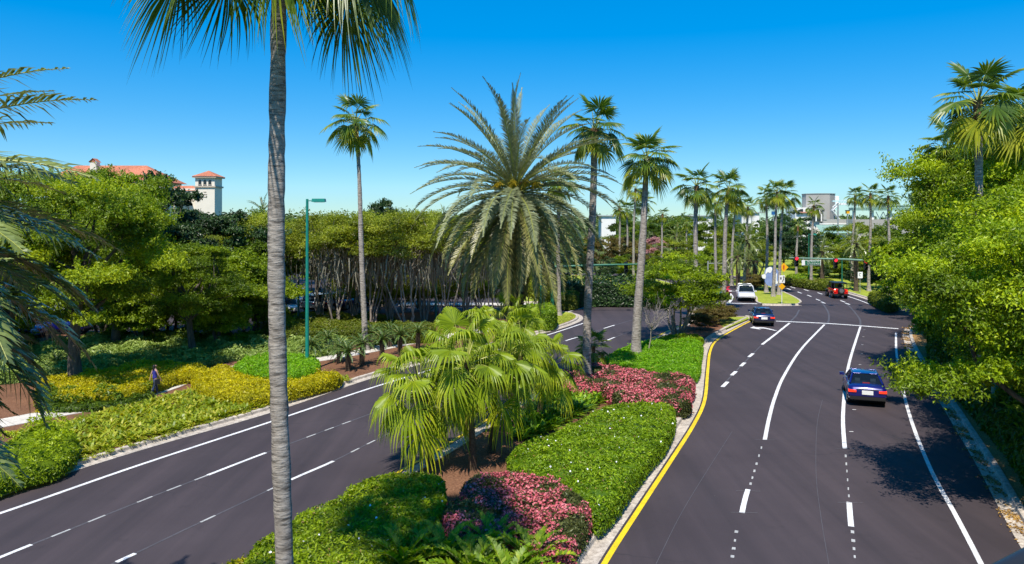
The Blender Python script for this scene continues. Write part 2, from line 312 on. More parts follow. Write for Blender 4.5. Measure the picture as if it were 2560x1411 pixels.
cv_far_l = [(1290, 758), (1385, 757), (1500, 756), (1600, 752), (1655, 747), (1685, 736), (1690, 722), (1670, 708), (1590, 695), (1400, 689)]
def W2(c, step=1.0): return spline([G(*p) for p in c], step)
def shift(p, o):
    T_ = np.gradient(p[:, :2], axis=0); T_ /= np.linalg.norm(T_, axis=1, keepdims=True)+1e-9; return p+np.stack([T_[:, 1], -T_[:, 0], np.zeros(len(T_))], 1)*o
def verge(name, poly, mat, label): return struct(name, sheet([p[:2] for p in poly], VZ, mat, name), label)
WL, MR, ML, WR, FR, IL, IR, FL = [W2(c, 1.2) for c in (cv_left, cv_med_r, cv_med_l, cv_right, cv_far_r, cv_isl_l, cv_isl_r, cv_far_l)]
WL = shift(WL, -.5); MR = shift(MR, -.66); ML = shift(ML, -.72); WR = shift(WR, .5)
verge('planted_verge', list(WL)+[G(1060, 783), G(700, 795), G(660, 838), G(0, 842), G(-900, 842)], mulch, 'mulched verge beside the oncoming carriageway')
verge('planted_median', list(MR)+list(ML), mulch, 'mulched median between the two carriageways')
verge('leaf_strewn_verge', list(WR)+[np.array([80, G(2500, 815)[1], 0]), np.array([80, 0, 0])], litter, 'leaf-strewn verge under the trees on the right')
verge('far_verge', list(FR)+[G(1700, 684), np.array([60, 190, 0]), np.array([110, 100, 0])], lawn, 'grass verge beyond the junction on the right')
verge('grass_island', list(IL)+list(IR), lawn, 'grass traffic island beyond the junction')
verge('lawn', list(FL)+[G(1250, 684)], lawn, 'lawn across the side street')
def kerb(name, pts, sgn, label, seg=3.0, near=150):
    "kerb segments with a flat gutter; sgn +1: gutter lies on the right-hand side of the line"
    root = link(name, None); root['kind'] = 'structure'; root['label'] = label; root['category'] = 'kerb'
    s = side(pts)*sgn; L = np.concatenate([[0], np.cumsum(np.linalg.norm(np.diff(pts, axis=0), axis=1))])
    n = max(1, int(L[-1]/seg))
    for i in range(n):
        a, b = L[-1]*i/n, L[-1]*(i+1)/n; q = np.linspace(a+0.012, b-0.012, 4)
        c = np.stack([np.interp(q, L, pts[:, k]) for k in range(3)], 1); m = np.stack([np.interp(q, L, s[:, k]) for k in range(3)], 1); m = unit(m)
        prof = [(-0.10, 0.02), (-0.10, 0.155), (-0.06, 0.165), (0.08, 0.16), (0.12, 0.14), (0.14, 0.03), (0.16, 0.010), (0.60, 0.014), (0.60, -0.01)]
        P = np.stack([c+m*o+np.array([0, 0, z]) for o, z in prof], 1)
        g = Geo(); g.grid(P); link('kerb_segment', g.mesh('kerb_segment', concrete), root)
    return root
kerb('verge_kerb', WL[2:], 1, 'pale concrete kerb along the planted verge')
kerb('median_kerb', MR, 1, 'pale concrete kerb on the right edge of the median')
kerb('median_kerb', ML, 1, 'pale concrete kerb on the left edge of the median')
kerb('roadside_kerb', WR, -1, 'concrete kerb with leaf litter beside the trees')
kerb('far_kerb', FR, -1, 'far kerb curving away beyond the junction', 5)
kerb('island_kerb', IL[::-1], -1, 'kerb on the van side of the grass island', 5)
kerb('island_kerb', IR[::-1], -1, 'kerb on the outbound side of the grass island', 5)
kerb('nose_kerb', W2([(1905, 763), (1950, 764), (1997, 763)], 1), 1, 'kerb across the nose of the grass island')
kerb('nose_kerb', W2([(1880, 799), (1884, 795), (1864, 793)], .5), -1, 'kerb round the nose of the planted median')
kerb('lawn_kerb', FL, 1, 'kerb along the lawn across the side street', 5)
def strip(name, pts, w, z, mat, parent=road, dash=None, wob=0.0):
    s = side(pts); g = Geo()
    L = np.concatenate([[0], np.cumsum(np.linalg.norm(np.diff(pts, axis=0), axis=1))])
    rng = [(0, L[-1])] if dash is None else dash
    out = []
    for a, b in rng:
        n = max(2, int((b-a)/0.8)+2); q = np.linspace(a, b, n)
        c = np.stack([np.interp(q, L, pts[:, k]) for k in range(3)], 1); m = unit(np.stack([np.interp(q, L, s[:, k]) for k in range(3)], 1))
        g = Geo(); P = np.stack([c-m*w/2, c+m*w/2], 1); P[:, :, 2] = z; g.grid(P[:, ::-1]); out.append(link(name, g.mesh(name, mat), parent))
    return out
def mark(name, px, w=0.15, mat=wpaint, z=0.006, **k): return strip(name, W2(px, 0.6), w, z, mat, **k)
def offset(pts, o, z=0.0): return pts+side(pts)*o
# yellow edge lines, the paint runs beside the gutter
strip('yellow_edge_line', offset(MR, 0.76), 0.17, 0.007, ypaint)
strip('yellow_edge_line', offset(ML, 0.76), 0.15, 0.007, ypaint)
strip('yellow_edge_line', offset(IL[:12], 0.75), 0.2, 0.007, ypaint)
strip('yellow_edge_line', offset(IR[-14:], 0.75), 0.2, 0.007, ypaint)
# right carriageway
spotp = paint_mat('chipped_white_paint', (0.42, 0.42, 0.41)); tickp = paint_mat('faint_tick_paint', (0.16, 0.15, 0.155))
mark('lane_line', [(1905, 862), (1940, 835), (1974, 808)], 0.2)
for a, b in (((1806, 968), (1819, 955)), ((1829, 939), (1840, 929)), ((1852, 916), (1862, 907)), ((1872, 893), (1883, 884))): mark('lane_dash', [a, b], 0.22)
mark('lane_line', [(1912, 1100), (1923, 1045), (1937, 995), (1960, 940), (2004, 872), (2061, 812)], 0.17)
mark('lane_dash', [(1855, 1283), (1862, 1250), (1870, 1224)], 0.17)
mark('lane_line', [(2112, 1122), (2108, 1070), (2108, 1030), (2113, 970), (2125, 900), (2151, 817)], 0.17)
mark('lane_dash', [(2128, 1317), (2125, 1285), (2123, 1256)], 0.17)
mark('edge_line', [(2480, 1470), (2453, 1411), (2390, 1290), (2325, 1170), (2276, 1045), (2252, 950), (2241, 880), (2240, 832)], 0.15)
for y in (1330, 1352, 1372, 1392): 
    x = 2130+(y-1315)*0.09; mark('worn_spot', [(x, y+4), (x-.3, y-3)], R.uniform(.05, .12), spotp, z=0.0065)
    x = 1847-(y-1290)*0.16; mark('worn_spot', [(x, y+3), (x+.8, y-3)], R.uniform(.04, .11), spotp, z=0.0065)
for y in (1140, 1160, 1178, 1200, 1222, 1240): mark('worn_spot', [(2113+(y-1125)*.08, y+4), (2113+(y-1125)*.08, y-3)], R.uniform(.03, .08), spotp, z=0.0065)
for y in (1120, 1140, 1160, 1178, 1195, 1210): mark('worn_spot', [(1909-(y-1100)*.3, y+3), (1910-(y-1100)*.3, y-3)], R.uniform(.03, .08), spotp, z=0.0065)
for x, y in ((2112, 1122), (2125, 1257), (1912, 1100), (1860, 1282), (1870, 1228)):
    p = G(x, y); strip('survey_mark', np.array([p+[-.42, 0, 0], p+[0, -.02, 0], p+[.42, -.05, 0]]), 0.02, 0.0115, tickp)
for t_ in np.linspace(0, 1, 9):
    a, b = G(2104, 1080), G(2148, 825); p = a+(b-a)*t_; p2 = G(2120+0, 1080) if False else p+[.35, 0, 0]; strip('survey_mark', np.array([p2, p2+[.09, 0, 0], p2+[.18, 0, 0]]), 0.07, 0.0115, wpaint)
# faint ghosts of old lines
mark('faint_line', [(1640, 1411), (1700, 1290), (1760, 1190), (1830, 1080)], 0.02, fadep)
mark('faint_line', [(2072, 1411), (2052, 1290), (2040, 1180), (2043, 1060), (2056, 1000)], 0.018, fadep)
for a in ([(2151, 815), (2150, 800), (2140, 785), (2122, 765), (2100, 748)], [(2066, 812), (2072, 800), (2070, 780), (2055, 757)], [(1975, 805), (1990, 790), (1998, 775)]): mark('faint_line', a, 0.16, fadep, z=0.0045)
mark('faint_line', [(1805, 965), (1850, 918), (1902, 865)], 0.09, fadep, z=0.0045)
mark('stop_line', [(1940, 803.5), (2080, 810), (2246, 822.5)], 0.42, z=0.010)
mark('stop_line', [(1792, 758), (1850, 759), (1893, 760)], 0.5, z=0.010)
# left carriageway
mark('edge_line', [(-300, 1378), (0, 1284), (340, 1166), (680, 1054), (920, 973), (1100, 918), (1290, 862), (1400, 828), (1466, 806)], 0.17)
cA = W2([(-200, 1480), (0, 1394), (160, 1330), (370, 1246), (510, 1192), (655, 1136), (880, 1052), (1100, 972), (1240, 922), (1330, 884), (1416, 852), (1445, 843), (1521, 818), (1600, 795)], 0.6)
cB = W2([(60, 1500), (280, 1411), (455, 1328), (575, 1272), (727, 1200), (830, 1155), (930, 1105), (1100, 1022), (1250, 956), (1405, 895), (1436, 884), (1536, 844), (1620, 812)], 0.6)
def at(pts, px, py):
    p = G(px, py); i = np.argmin(np.linalg.norm(pts-p, axis=1)); return np.linalg.norm(np.diff(pts[:i+1], axis=0), axis=1).sum()
def dashes(pts, prs, w=0.15, mat=wpaint, z=0.006): return strip('lane_dash', pts, w, z, mat, dash=[(at(pts, *a), at(pts, *b)) for a, b in prs])
dashes(cA, [((-60, 1425), (70, 1365)), ((510, 1192), (652, 1137)), ((1416, 852), (1445, 843)), ((1513, 821), (1535, 813)), ((1225, 930), (1280, 908))])
dashes(cB, [((727, 1200), (828, 1156)), ((270, 1415), (335, 1386)), ((1405, 895), (1436, 884)), ((1509, 854), (1536, 844)), ((1180, 990), (1240, 962))])
for pts, lst in ((cA, ((160, 1330), (240, 1298), (305, 1272), (370, 1247), (432, 1221), (495, 1197), (700, 1119), (770, 1092), (830, 1070), (870, 1056))), (cB, ((388, 1360), (455, 1328), (520, 1299), (575, 1272), (633, 1245), (682, 1222), (860, 1141), (893, 1125), (932, 1104)))):
    dashes(pts, [((x-8, y+3.6), (x+8, y-3.6)) for x, y in lst], 0.085, spotp)
strip('faint_line', cA, 0.10, 0.0045, fadep); strip('faint_line', cB[:-8], 0.08, 0.0045, fadep)
mark('edge_line', [(1390, 773), (1470, 764), (1545, 756)], 0.16); mark('edge_line', [(1408, 783), (1480, 766), (1560, 757), (1590, 754.5)], 0.16)
# beyond the junction
mark('lane_line', [(1822, 757), (1829, 748), (1829, 740), (1820, 731), (1812, 727)], 0.35)
mark('lane_dash', [(1826, 728), (1850, 729)], 0.25); mark('lane_dash', [(1843, 749), (1849, 749.5)], 0.3)
mark('edge_line', [(2182, 764), (2140, 748), (2090, 733), (2030, 718), (1960, 707), (1900, 700)], 0.18)
for x, y in ((1972, 723), (1999, 732), (2023, 740), (2045, 750), (2058, 757)): mark('lane_dash', [(x-5, y-2), (x+5, y+2)], 0.2)
for x, y in ((1982, 719), (2016, 726), (2050, 734), (2077, 743), (2107, 754), (2119, 760)): mark('lane_dash', [(x-6, y-2), (x+6, y+2)], 0.2)
# turn arrow
def arrow():
    g = Geo(); c = G(1902, 821); 
    pts = np.array([(-1.2, .1), (-.35, .75), (-.35, .35), (.55, .3), (.95, -.35), (1.25, -1.0), (.9, -1.0), (.55, -.45), (.3, -.12), (-.35, -.12), (-.35, -.55)])
    P = [Vector((p[0]*.75+c[0], p[1]*1.5+c[1], 0.0075)) for p in pts]
    for t in tessellate_polygon([P]): g.poly([P[i] for i in t])
    link('turn_arrow', g.mesh('turn_arrow', wpaint), road)
arrow()
# manhole covers
for x, y in ((2078, 764), (2150, 768)):
    g = Geo(); a = np.linspace(0, 6.28, 17)[:-1]; c = G(x, y); g.poly([(c[0]+.35*math.cos(k), c[1]+.35*math.sin(k), .009) for k in a]); link('manhole_cover', g.mesh('manhole_cover', flat_mat('iron', (0.02, .02, .02), .5)), road)
# concrete footpaths of separate slabs
def path(name, px, w, label, slab=1.5):
    root = link(name, None); root['kind'] = 'structure'; root['label'] = label; root['category'] = 'footpath'
    pts = W2(px, 0.5); s = side(pts); L = np.concatenate([[0], np.cumsum(np.linalg.norm(np.diff(pts, axis=0), axis=1))]); n = int(L[-1]/slab)
    for i in range(n):
        q = np.linspace(L[-1]*i/n+.01, L[-1]*(i+1)/n-.01, 3); c = np.stack([np.interp(q, L, pts[:, k]) for k in range(3)], 1); m = unit(np.stack([np.interp(q, L, s[:, k]) for k in range(3)], 1))
        h = VZ+0.03+R.uniform(-.004, .004); g = Geo(); g.grid(np.stack([c+m*w/2+[0, 0, h-.06], c+m*w/2+[0, 0, h], c-m*w/2+[0, 0, h], c-m*w/2+[0, 0, h-.06]], 1)); link('paving_slab', g.mesh('paving_slab', walkcon), root)
path('footpath', [(-300, 1120), (0, 1067), (130, 1042), (260, 1018), (390, 982), (480, 950), (600, 925), (780, 905), (900, 885), (1000, 865), (1150, 840), (1300, 815), (1355, 800)], 1.7, 'concrete footpath winding through the planted verge')
path('footpath', [(1480, 757), (1520, 752), (1525, 746), (1500, 741), (1470, 738), (1380, 734)], 2.2, 'pale footpath curving across the lawn')
path('footpath', [(1390, 766), (1250, 764), (1000, 764)], 2.4, 'pale footpath beside the side street')

# ------------------------------------------------------------------ hedges and beds
dryleaf = leaf_mat('dry_hedge_leaves', (.16, .10, .03), (.32, .22, .06), (.45, .34, .10), trans=.2)
def hedge(name, label, outline, h, mat, dens=420, size=0.055, cat='hedge', mat2=None, frac=0.0, flowers=0, z0=VZ, lump=0.07, patch=None, group=None, top=True):
    "outline: photo pixels of the clipped top; leaves clothe a bumpy block"
    poly = [G(p[0], p[1], z0+h if top else z0)[:2] for p in outline]
    c = np.mean(poly, 0); root = thing(name, label, cat, (c[0], c[1], z0), group=group)
    pl = [p-c for p in poly]
    sp = spline([np.array([*p, 0]) for p in pl+[pl[0]]], 0.35)[:-1]; pl = [p[:2] for p in sp]
    # woody core
    g = Geo(); k = 0.93; core = [np.array(p)*1.0 for p in pl]; nn = len(core)
    inn = []
    cc = np.array(core); s = side(np.concatenate([np.c_[cc, np.zeros(nn)], [[*cc[0], 0]]]))[:nn, :2]
    ar = np.dot(cc[:, 0], np.roll(cc[:, 1], -1))-np.dot(cc[:, 1], np.roll(cc[:, 0], -1)); s = s*(-1 if ar > 0 else 1)
    ci = cc+s*0.10; ct = cc+s*0.20
    g.grid(np.stack([np.c_[ci, np.zeros(nn)], np.c_[ci, np.full(nn, h-.22)], np.c_[ct, np.full(nn, h-.10)]]), 0, .2, close=True)
    P = [Vector((*p, h-.10)) for p in ct]
    for t in tessellate_polygon([P]): g.poly([P[i] for i in t], 0, .2)
    A = area(pl); n = int(A*dens); q = scatter(pl, n); ed = edge_dist(q, pl)
    bz = lump*(np.sin(q[:, 0]*2.1+q[:, 1]*1.3)+np.sin(q[:, 1]*3.3-q[:, 0]*1.1)+np.sin(q[:, 0]*5.1+1)*.5+np.sin(q[:, 1]*6.7)*.4)*.5
    cl = scatter(pl, max(8, int(A*5))); cz = R.normal(0, 1, len(cl)); dd = np.linalg.norm(q[:, None, :]-cl[None, :, :], axis=2) if len(q)*len(cl) < 3e7 else None
    bz = bz*1.3+(cz[np.argmin(dd, 1)]*lump*.45+.05-np.minimum(np.min(dd, 1), .5)*.22 if dd is not None else 0)
    z = h+bz-0.22*np.exp(-ed/0.12)+R.normal(0, .035, len(q)); sprig = R.random(len(q)) < .04; z[sprig] += R.uniform(.03, .16, sprig.sum()); cpt = np.c_[q, z]
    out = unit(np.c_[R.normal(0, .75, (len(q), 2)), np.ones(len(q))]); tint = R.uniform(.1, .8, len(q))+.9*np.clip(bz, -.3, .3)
    # sides
    per = np.linalg.norm(np.roll(cc, -1, 0)-cc, axis=1).sum(); ns = int(per*h*dens*1.1); i = R.integers(0, nn, ns); f = R.random(ns)[:, None]
    b = cc[i]*(1-f)+np.roll(cc, -1, 0)[i]*f; sz = R.uniform(0, h, ns); b = b+s[i]*(0.02+0.18*(np.maximum(0, sz-h+.25)/.25)**2)[:, None]+R.normal(0, .03, (ns, 2))
    cp2 = np.c_[b, sz]; o2 = unit(np.c_[-s[i], np.full(ns, .35)]+R.normal(0, .5, (ns, 3)))
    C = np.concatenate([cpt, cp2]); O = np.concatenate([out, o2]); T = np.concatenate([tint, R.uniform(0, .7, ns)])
    g.quads(leaves(C, O, size*R.choice([.7, 1.0, 1.5], len(C), p=[.3, .5, .2])), 0, np.clip(T, 0, 1))
    link('foliage', g.mesh('foliage', mat), root)
    if cat == 'hedge':
        k3 = R.choice(len(cpt), max(3, len(cpt)//45)); g3 = Geo(); g3.quads(leaves(cpt[k3]+[0, 0, .015], out[k3], size*.9), 0, R.random(len(k3))); link('dry_leaves', g3.mesh('dry_leaves', dryleaf), root)['kind'] = 'stuff'
    if mat2:
        m = R.random(len(C)) < frac
        if patch is not None:
            pv = np.sin(C[:, 0]*1.7+1)+np.sin(C[:, 1]*2.3+C[:, 0])+np.sin(C[:, 0]*4.1-C[:, 1]*3.1)*.7+R.normal(0, .5, len(C)); m &= pv > patch
        g2 = Geo(); up = C[m]+O[m]*0.035; k2 = max(1, len(up)); g2.quads(leaves(up, O[m], size*1.0, .8), 0, R.uniform(.1, .9, k2)); link('blossom', g2.mesh('blossom', mat2), root)
    if flowers:
        j = R.choice(len(cpt), flowers); g2 = Geo(); P = cpt[j]+[0, 0, .05]
        g2.quads(leaves(P, out[j], .034, .9), 0, .5); g2.quads(leaves(P+[0, 0, .01], out[j], .034, .9), 0, .5); link('white_flowers', g2.mesh('white_flowers', white_fl), root)['kind'] = 'stuff'
    return root
hedge('clipped_hedge', 'bright lime green hedge beside the nearest palm trunk, dotted with few white flowers', [(600, 1411), (640, 1350), (700, 1320), (760, 1270), (850, 1238), (900, 1200), (960, 1182), (1040, 1178), (1105, 1186), (1112, 1215), (1108, 1260), (1092, 1300), (1050, 1340), (980, 1375), (930, 1420), (900, 1500), (560, 1500)], .85, lime_m, 620, .05, flowers=30)
hedge('clipped_hedge', 'fresh green hedge in the median between the azaleas and the right kerb', [(1268, 1135), (1300, 1105), (1380, 1080), (1450, 1045), (1520, 1012), (1600, 1005), (1672, 1008), (1688, 1030), (1668, 1085), (1620, 1140), (1580, 1190), (1545, 1240), (1500, 1285), (1475, 1270), (1440, 1225), (1380, 1195), (1290, 1165)], .7, green_m, 520, .052, flowers=60)
hedge('azalea_hedge', 'rounded pink azalea hedge nearest the camera', [(1098, 1285), (1120, 1250), (1155, 1235), (1155, 1205), (1200, 1185), (1290, 1178), (1380, 1195), (1440, 1225), (1475, 1255), (1468, 1300), (1430, 1350), (1400, 1375), (1330, 1370), (1270, 1350), (1200, 1345), (1130, 1320)], .75, azal_m, 560, .045, mat2=pink_m, frac=.62, patch=-.75)
hedge('azalea_hedge', 'long band of pink azaleas beyond the tall median palm', [(1400, 925), (1450, 912), (1520, 912), (1620, 928), (1728, 942), (1726, 975), (1722, 1000), (1660, 1002), (1560, 990), (1500, 965), (1420, 960)], .8, azal_m, 480, .05, mat2=pink_m, frac=.6, patch=-.6)
hedge('clipped_hedge', 'vivid green hedge round the palm beside the small bare tree', [(1490, 902), (1530, 880), (1570, 863), (1620, 850), (1690, 848), (1752, 852), (1753, 890), (1738, 938), (1660, 930), (1580, 915)], .45, sharp_m, 520, .055)
hedge('clipped_hedge', 'low green hedge under the rounded tree in the median', [(1640, 848), (1665, 838), (1740, 836), (1760, 846), (1740, 850), (1690, 850)], .4, green_m, 400, .06)
hedge('golden_hedge', 'long golden hedge behind the walking woman', [(250, 922), (340, 905), (430, 903), (512, 912), (505, 928), (440, 940), (400, 955), (330, 975), (250, 985), (150, 985), (90, 960), (130, 938)], .6, yel_m, 420, .055)
hedge('golden_hedge', 'golden hedge at the foot of the teal lamp post', [(478, 940), (520, 922), (560, 912), (610, 922), (700, 936), (770, 930), (840, 928), (852, 940), (800, 955), (720, 975), (620, 990), (530, 975), (490, 960)], .6, yel_m, 420, .055)
hedge('clipped_hedge', 'round lime green mound beside the teal lamp post', [(580, 915), (620, 892), (680, 882), (760, 884), (796, 895), (795, 920), (760, 932), (700, 938), (630, 928)], .85, sharp_m, 420, .055)
hedge('ground_cover', 'wide bed of variegated ground cover under the oaks', [(85, 858), (200, 842), (330, 838), (480, 836), (640, 836), (760, 836), (860, 845), (865, 862), (780, 880), (600, 885), (500, 905), (400, 900), (250, 915), (120, 930), (-60, 940), (-60, 870)], .45, var_m, 150, .10, cat='plant bed', lump=.2)
hedge('boxed_hedge', 'long clipped hedge in front of the grey-stemmed grove', [(712, 803), (800, 797), (900, 803), (1000, 806), (1078, 806), (1085, 818), (1040, 822), (940, 826), (850, 823), (760, 825), (708, 826)], 1.15, olive_m, 260, .065)
hedge('ground_cover', 'sunny yellow green ground cover below the grey-stemmed grove', [(700, 786), (820, 781), (960, 787), (985, 796), (900, 801), (800, 794), (705, 799)], .3, olive_m, 160, .08, cat='plant bed', lump=.15)
hedge('boxed_hedge', 'dark boxed hedge on the corner beside the leaning palm', [(1290, 768), (1330, 760), (1372, 758), (1390, 766), (1385, 777), (1330, 780), (1280, 784)], 1.6, green_m, 200, .07)
hedge('boxed_hedge', 'brownish boxed hedge across the side street', [(1350, 728), (1400, 724), (1443, 726), (1440, 733), (1390, 734), (1350, 735)], 1.7, olive_m, 160, .08)
hedge('roadside_hedge', 'yellow green hedge along the far outbound kerb', [(1960, 696), (2000, 692), (2050, 697), (2080, 700), (2095, 710), (2050, 709), (2000, 702)], .9, olive_m, 120, .1)
hedge('roadside_hedge', 'green hedge behind the yellow diamond sign', [(1965, 688), (2000, 686), (2040, 690), (2030, 694), (1985, 693)], 1.2, green_m, 100, .1)
hedge('shrub_bed', 'yellowish shrubs on the far verge right of the jeep', [(2170, 735), (2200, 732), (2230, 742), (2245, 755), (2215, 758), (2185, 745)], .9, olive_m, 160, .09, cat='plant bed', lump=.35)
hedge('shrub_bed', 'fresh green shrubs at the lower left by the oncoming kerb', [(-80, 1120), (0, 1110), (60, 1075), (120, 1055), (180, 1075), (195, 1110), (160, 1150), (60, 1180), (-80, 1210)], .6, lime_m, 330, .06, cat='plant bed', lump=.35)
hedge('shrub_bed', 'dark shrubs beside the path at the foot of the oak', [(90, 985), (200, 965), (300, 960), (385, 975), (330, 1000), (200, 1015), (100, 1010)], .35, mid_m, 200, .08, cat='plant bed', lump=.3)
hedge('undergrowth', 'dark leafy undergrowth beneath the right-hand trees', [(2318, 842), (2370, 815), (2600, 830), (2900, 880), (2900, 1350), (2730, 1330), (2630, 1200), (2560, 1105), (2488, 1020), (2410, 945), (2350, 890)], 1.5, mid_m, 120, .12, cat='bush', lump=.7)
hedge('roadside_hedge', 'dark green hedge at the back of the lawn', [(1395, 700), (1500, 698), (1600, 698), (1640, 702), (1600, 706), (1500, 706), (1400, 707)], 2.6, dark_m, 60, .16, lump=.4)

def blades(name, label, poly_px, n, mat, L=(.3, .55), w=.05, nb=6, cat='plants', kind='stuff', z0=VZ, fl=0.35):
    poly = [G(*p)[:2] for p in poly_px]; q = scatter(poly, n); g = Geo()
    n = len(q); a = R.uniform(0, 2*np.pi, (n, nb)); el = R.uniform(.5, 1.25, (n, nb)); ln = R.uniform(*L, (n, 1))*R.uniform(.7, 1.1, (n, nb)); keep = R.random(n)
    d = np.stack([np.cos(a), np.sin(a)], -1); s = np.stack([-np.sin(a), np.cos(a), 0*a], -1)
    base = np.concatenate([q, np.full((n, 1), z0)], 1)[:, None]
    def pt(t):
        h = ln*t*np.cos(el)*(1+fl*t); z = ln*t*np.sin(el)-ln*fl*t*t*.9
        return base+np.concatenate([d*h[..., None], z[..., None]], -1)
    p0, p1, p2, p3 = pt(0.), pt(.4), pt(.75), pt(1.); wd = w*R.uniform(.7, 1.3, (n, nb))[..., None]
    tt = np.repeat(np.clip(keep[:, None]+R.uniform(-.2, .2, (n, nb)), 0, 1).reshape(-1), 1)
    g.quads(np.stack([p0-s*wd*.3, p0+s*wd*.3, p1+s*wd, p1-s*wd], 2).reshape(-1, 4, 3), 0, tt); g.quads(np.stack([p1-s*wd, p1+s*wd, p2+s*wd*.8, p2-s*wd*.8], 2).reshape(-1, 4, 3), 0, tt)
    g.quads(np.stack([p2-s*wd*.8, p2+s*wd*.8, p3], 2).reshape(-1, 3, 3), 0, tt)
    o = link(name, g.mesh(name, mat)); return tag(o, label, cat, kind=kind)
blades('lily_bed', 'bed of yellow green strap-leaved lilies between path and kerb', [(20, 1100), (180, 1060), (380, 1010), (480, 985), (700, 972), (860, 948), (880, 956), (680, 1018), (340, 1112), (200, 1150), (150, 1120)], 1900, lily_m, (.3, .6), .045)
blades('low_plants', 'sparse low seedlings in the mulch by the oncoming kerb', [(60, 1150), (340, 1095), (680, 1010), (690, 1020), (340, 1122), (40, 1215)], 900, lily_m, (.1, .25), .02)
blades('strap_leaf_bed', 'glossy strap-leaved plants between the fountain palms and the green hedge', [(1290, 1085), (1360, 1010), (1420, 965), (1500, 960), (1560, 985), (1600, 1000), (1500, 1015), (1440, 1050), (1370, 1090), (1300, 1112)], 900, blade_m, (.6, 1.05), .05, 8)
blades('yellow_plants', 'golden seedlings in the mulch beside the path', [(80, 1010), (200, 1000), (300, 1000), (330, 1008), (200, 1030), (90, 1042)], 160, yel_m, (.15, .3), .04)
blades('lawn_grass', 'short grass along the corner lawn', [(1300, 812), (1380, 795), (1430, 788), (1448, 797), (1400, 815), (1330, 832)], 2600, lily_m, (.04, .09), .02, 3)
struct('corner_lawn', sheet([G(*p)[:2] for p in ((1250, 852), (1300, 805), (1395, 784), (1430, 784), (1446, 795), (1400, 815), (1330, 832))], VZ+.005, lawn, 'corner_lawn'), 'yellowing grass on the corner beside the leaning palm')
struct('median_lawn', sheet([G(*p)[:2] for p in ((1800, 797), (1868, 796), (1874, 800), (1835, 817), (1815, 826), (1800, 815))], VZ+.005, lawn, 'median_lawn'), 'patch of grass on the nose of the planted median')
# fallen leaves in the right gutter
def litterpile():
    g = Geo(); pts = offset(WR, -0.35); i = R.integers(0, len(pts), 9000); k = (np.sin(pts[i, 1]*1.9)+R.normal(0, .6, len(i))) > -.1; p = pts[i][k]+R.normal(0, .13, (k.sum(), 3))*[1, 1, 0]+np.c_[np.zeros((k.sum(), 2)), np.full(k.sum(), .03)]
    p[:, :2] += R.uniform(-.5, .5, (len(p), 2))*[.2, 1.0]
    g.quads(leaves(p, unit(R.normal(0, .4, (len(p), 3))+[0, 0, 1]), .055), 0, R.random(len(p)))
    tag(link('fallen_leaves', g.mesh('fallen_leaves', leaf_mat('dry_leaves', (.16, .08, .02), (.38, .22, .05), (.5, .33, .1), trans=.1))), 'dry brown leaves lying in the right-hand gutter', 'fallen leaves', kind='stuff')
litterpile()

# ------------------------------------------------------------------ trees
def crown_geo(seed, rx, rz, nclump, nleaf, lsize, crad=.26, hole=.25, flat=.75, low=-.55):
    r = np.random.default_rng(seed); g = Geo(); cs = []
    while len(cs) < nclump:
        v = r.normal(size=3); v /= np.linalg.norm(v)
        if v[2] < low: continue
        lob = 1+.16*math.sin(v[0]*5+seed)+.14*math.sin(v[1]*6+seed*2)+.12*math.sin(v[2]*7+seed)
        cs.append(v*np.array([rx, rx, rz])*(r.uniform(.35, 1.0)**.5)*lob)
    cs = np.array(cs)
    for c in cs:
        cr = rx*crad*r.uniform(.6, 1.25); n = int(nleaf*r.uniform(.6, 1.3)); d = r.normal(size=(n, 3)); d /= np.linalg.norm(d, axis=1, keepdims=True); d[:, 2] = np.abs(d[:, 2])*.9-.25
        # twigs: leaves gather along short sprays leaving the clump
        p = c+d*cr*(r.uniform(.35, 1.15, (n, 1)))*[1, 1, flat]
        k = r.integers(0, 14, n); sd = r.normal(size=(14, 3)); sd /= np.linalg.norm(sd, axis=1, keepdims=True); sd[:, 2] = sd[:, 2]*.5+.2
        spray = r.random(n) < .45; p[spray] = (c+sd[k]*cr*(r.uniform(.5, 1.5, (n, 1)))*[1, 1, flat]+r.normal(0, cr*.09, (n, 3)))[spray]
        nr = unit(d*.8+r.normal(0, .6, (n, 3))+[0, 0, .5]); t0 = r.uniform(.05, .85)
        g.quads(leaves(p, nr, lsize), 0, np.clip(t0+r.normal(0, .16, n), 0, 1))
    return g, cs
def limb(g, a, b, r0, r1, seed, sides=6, sag=.12, mi=0):
    r = np.random.default_rng(seed); n = 6; t = np.linspace(0, 1, n)[:, None]; L = np.linalg.norm(b-a)
    p = a*(1-t)+b*t+np.sin(t*math.pi)*(r.normal(0, sag, 3)*L)*[1, 1, .4]; p[1:-1] += r.normal(0, L*.02, (n-2, 3))
    g.tube(p, np.linspace(r0, r1, n), sides, mi, .5, cap=False); return p
TREES = {}
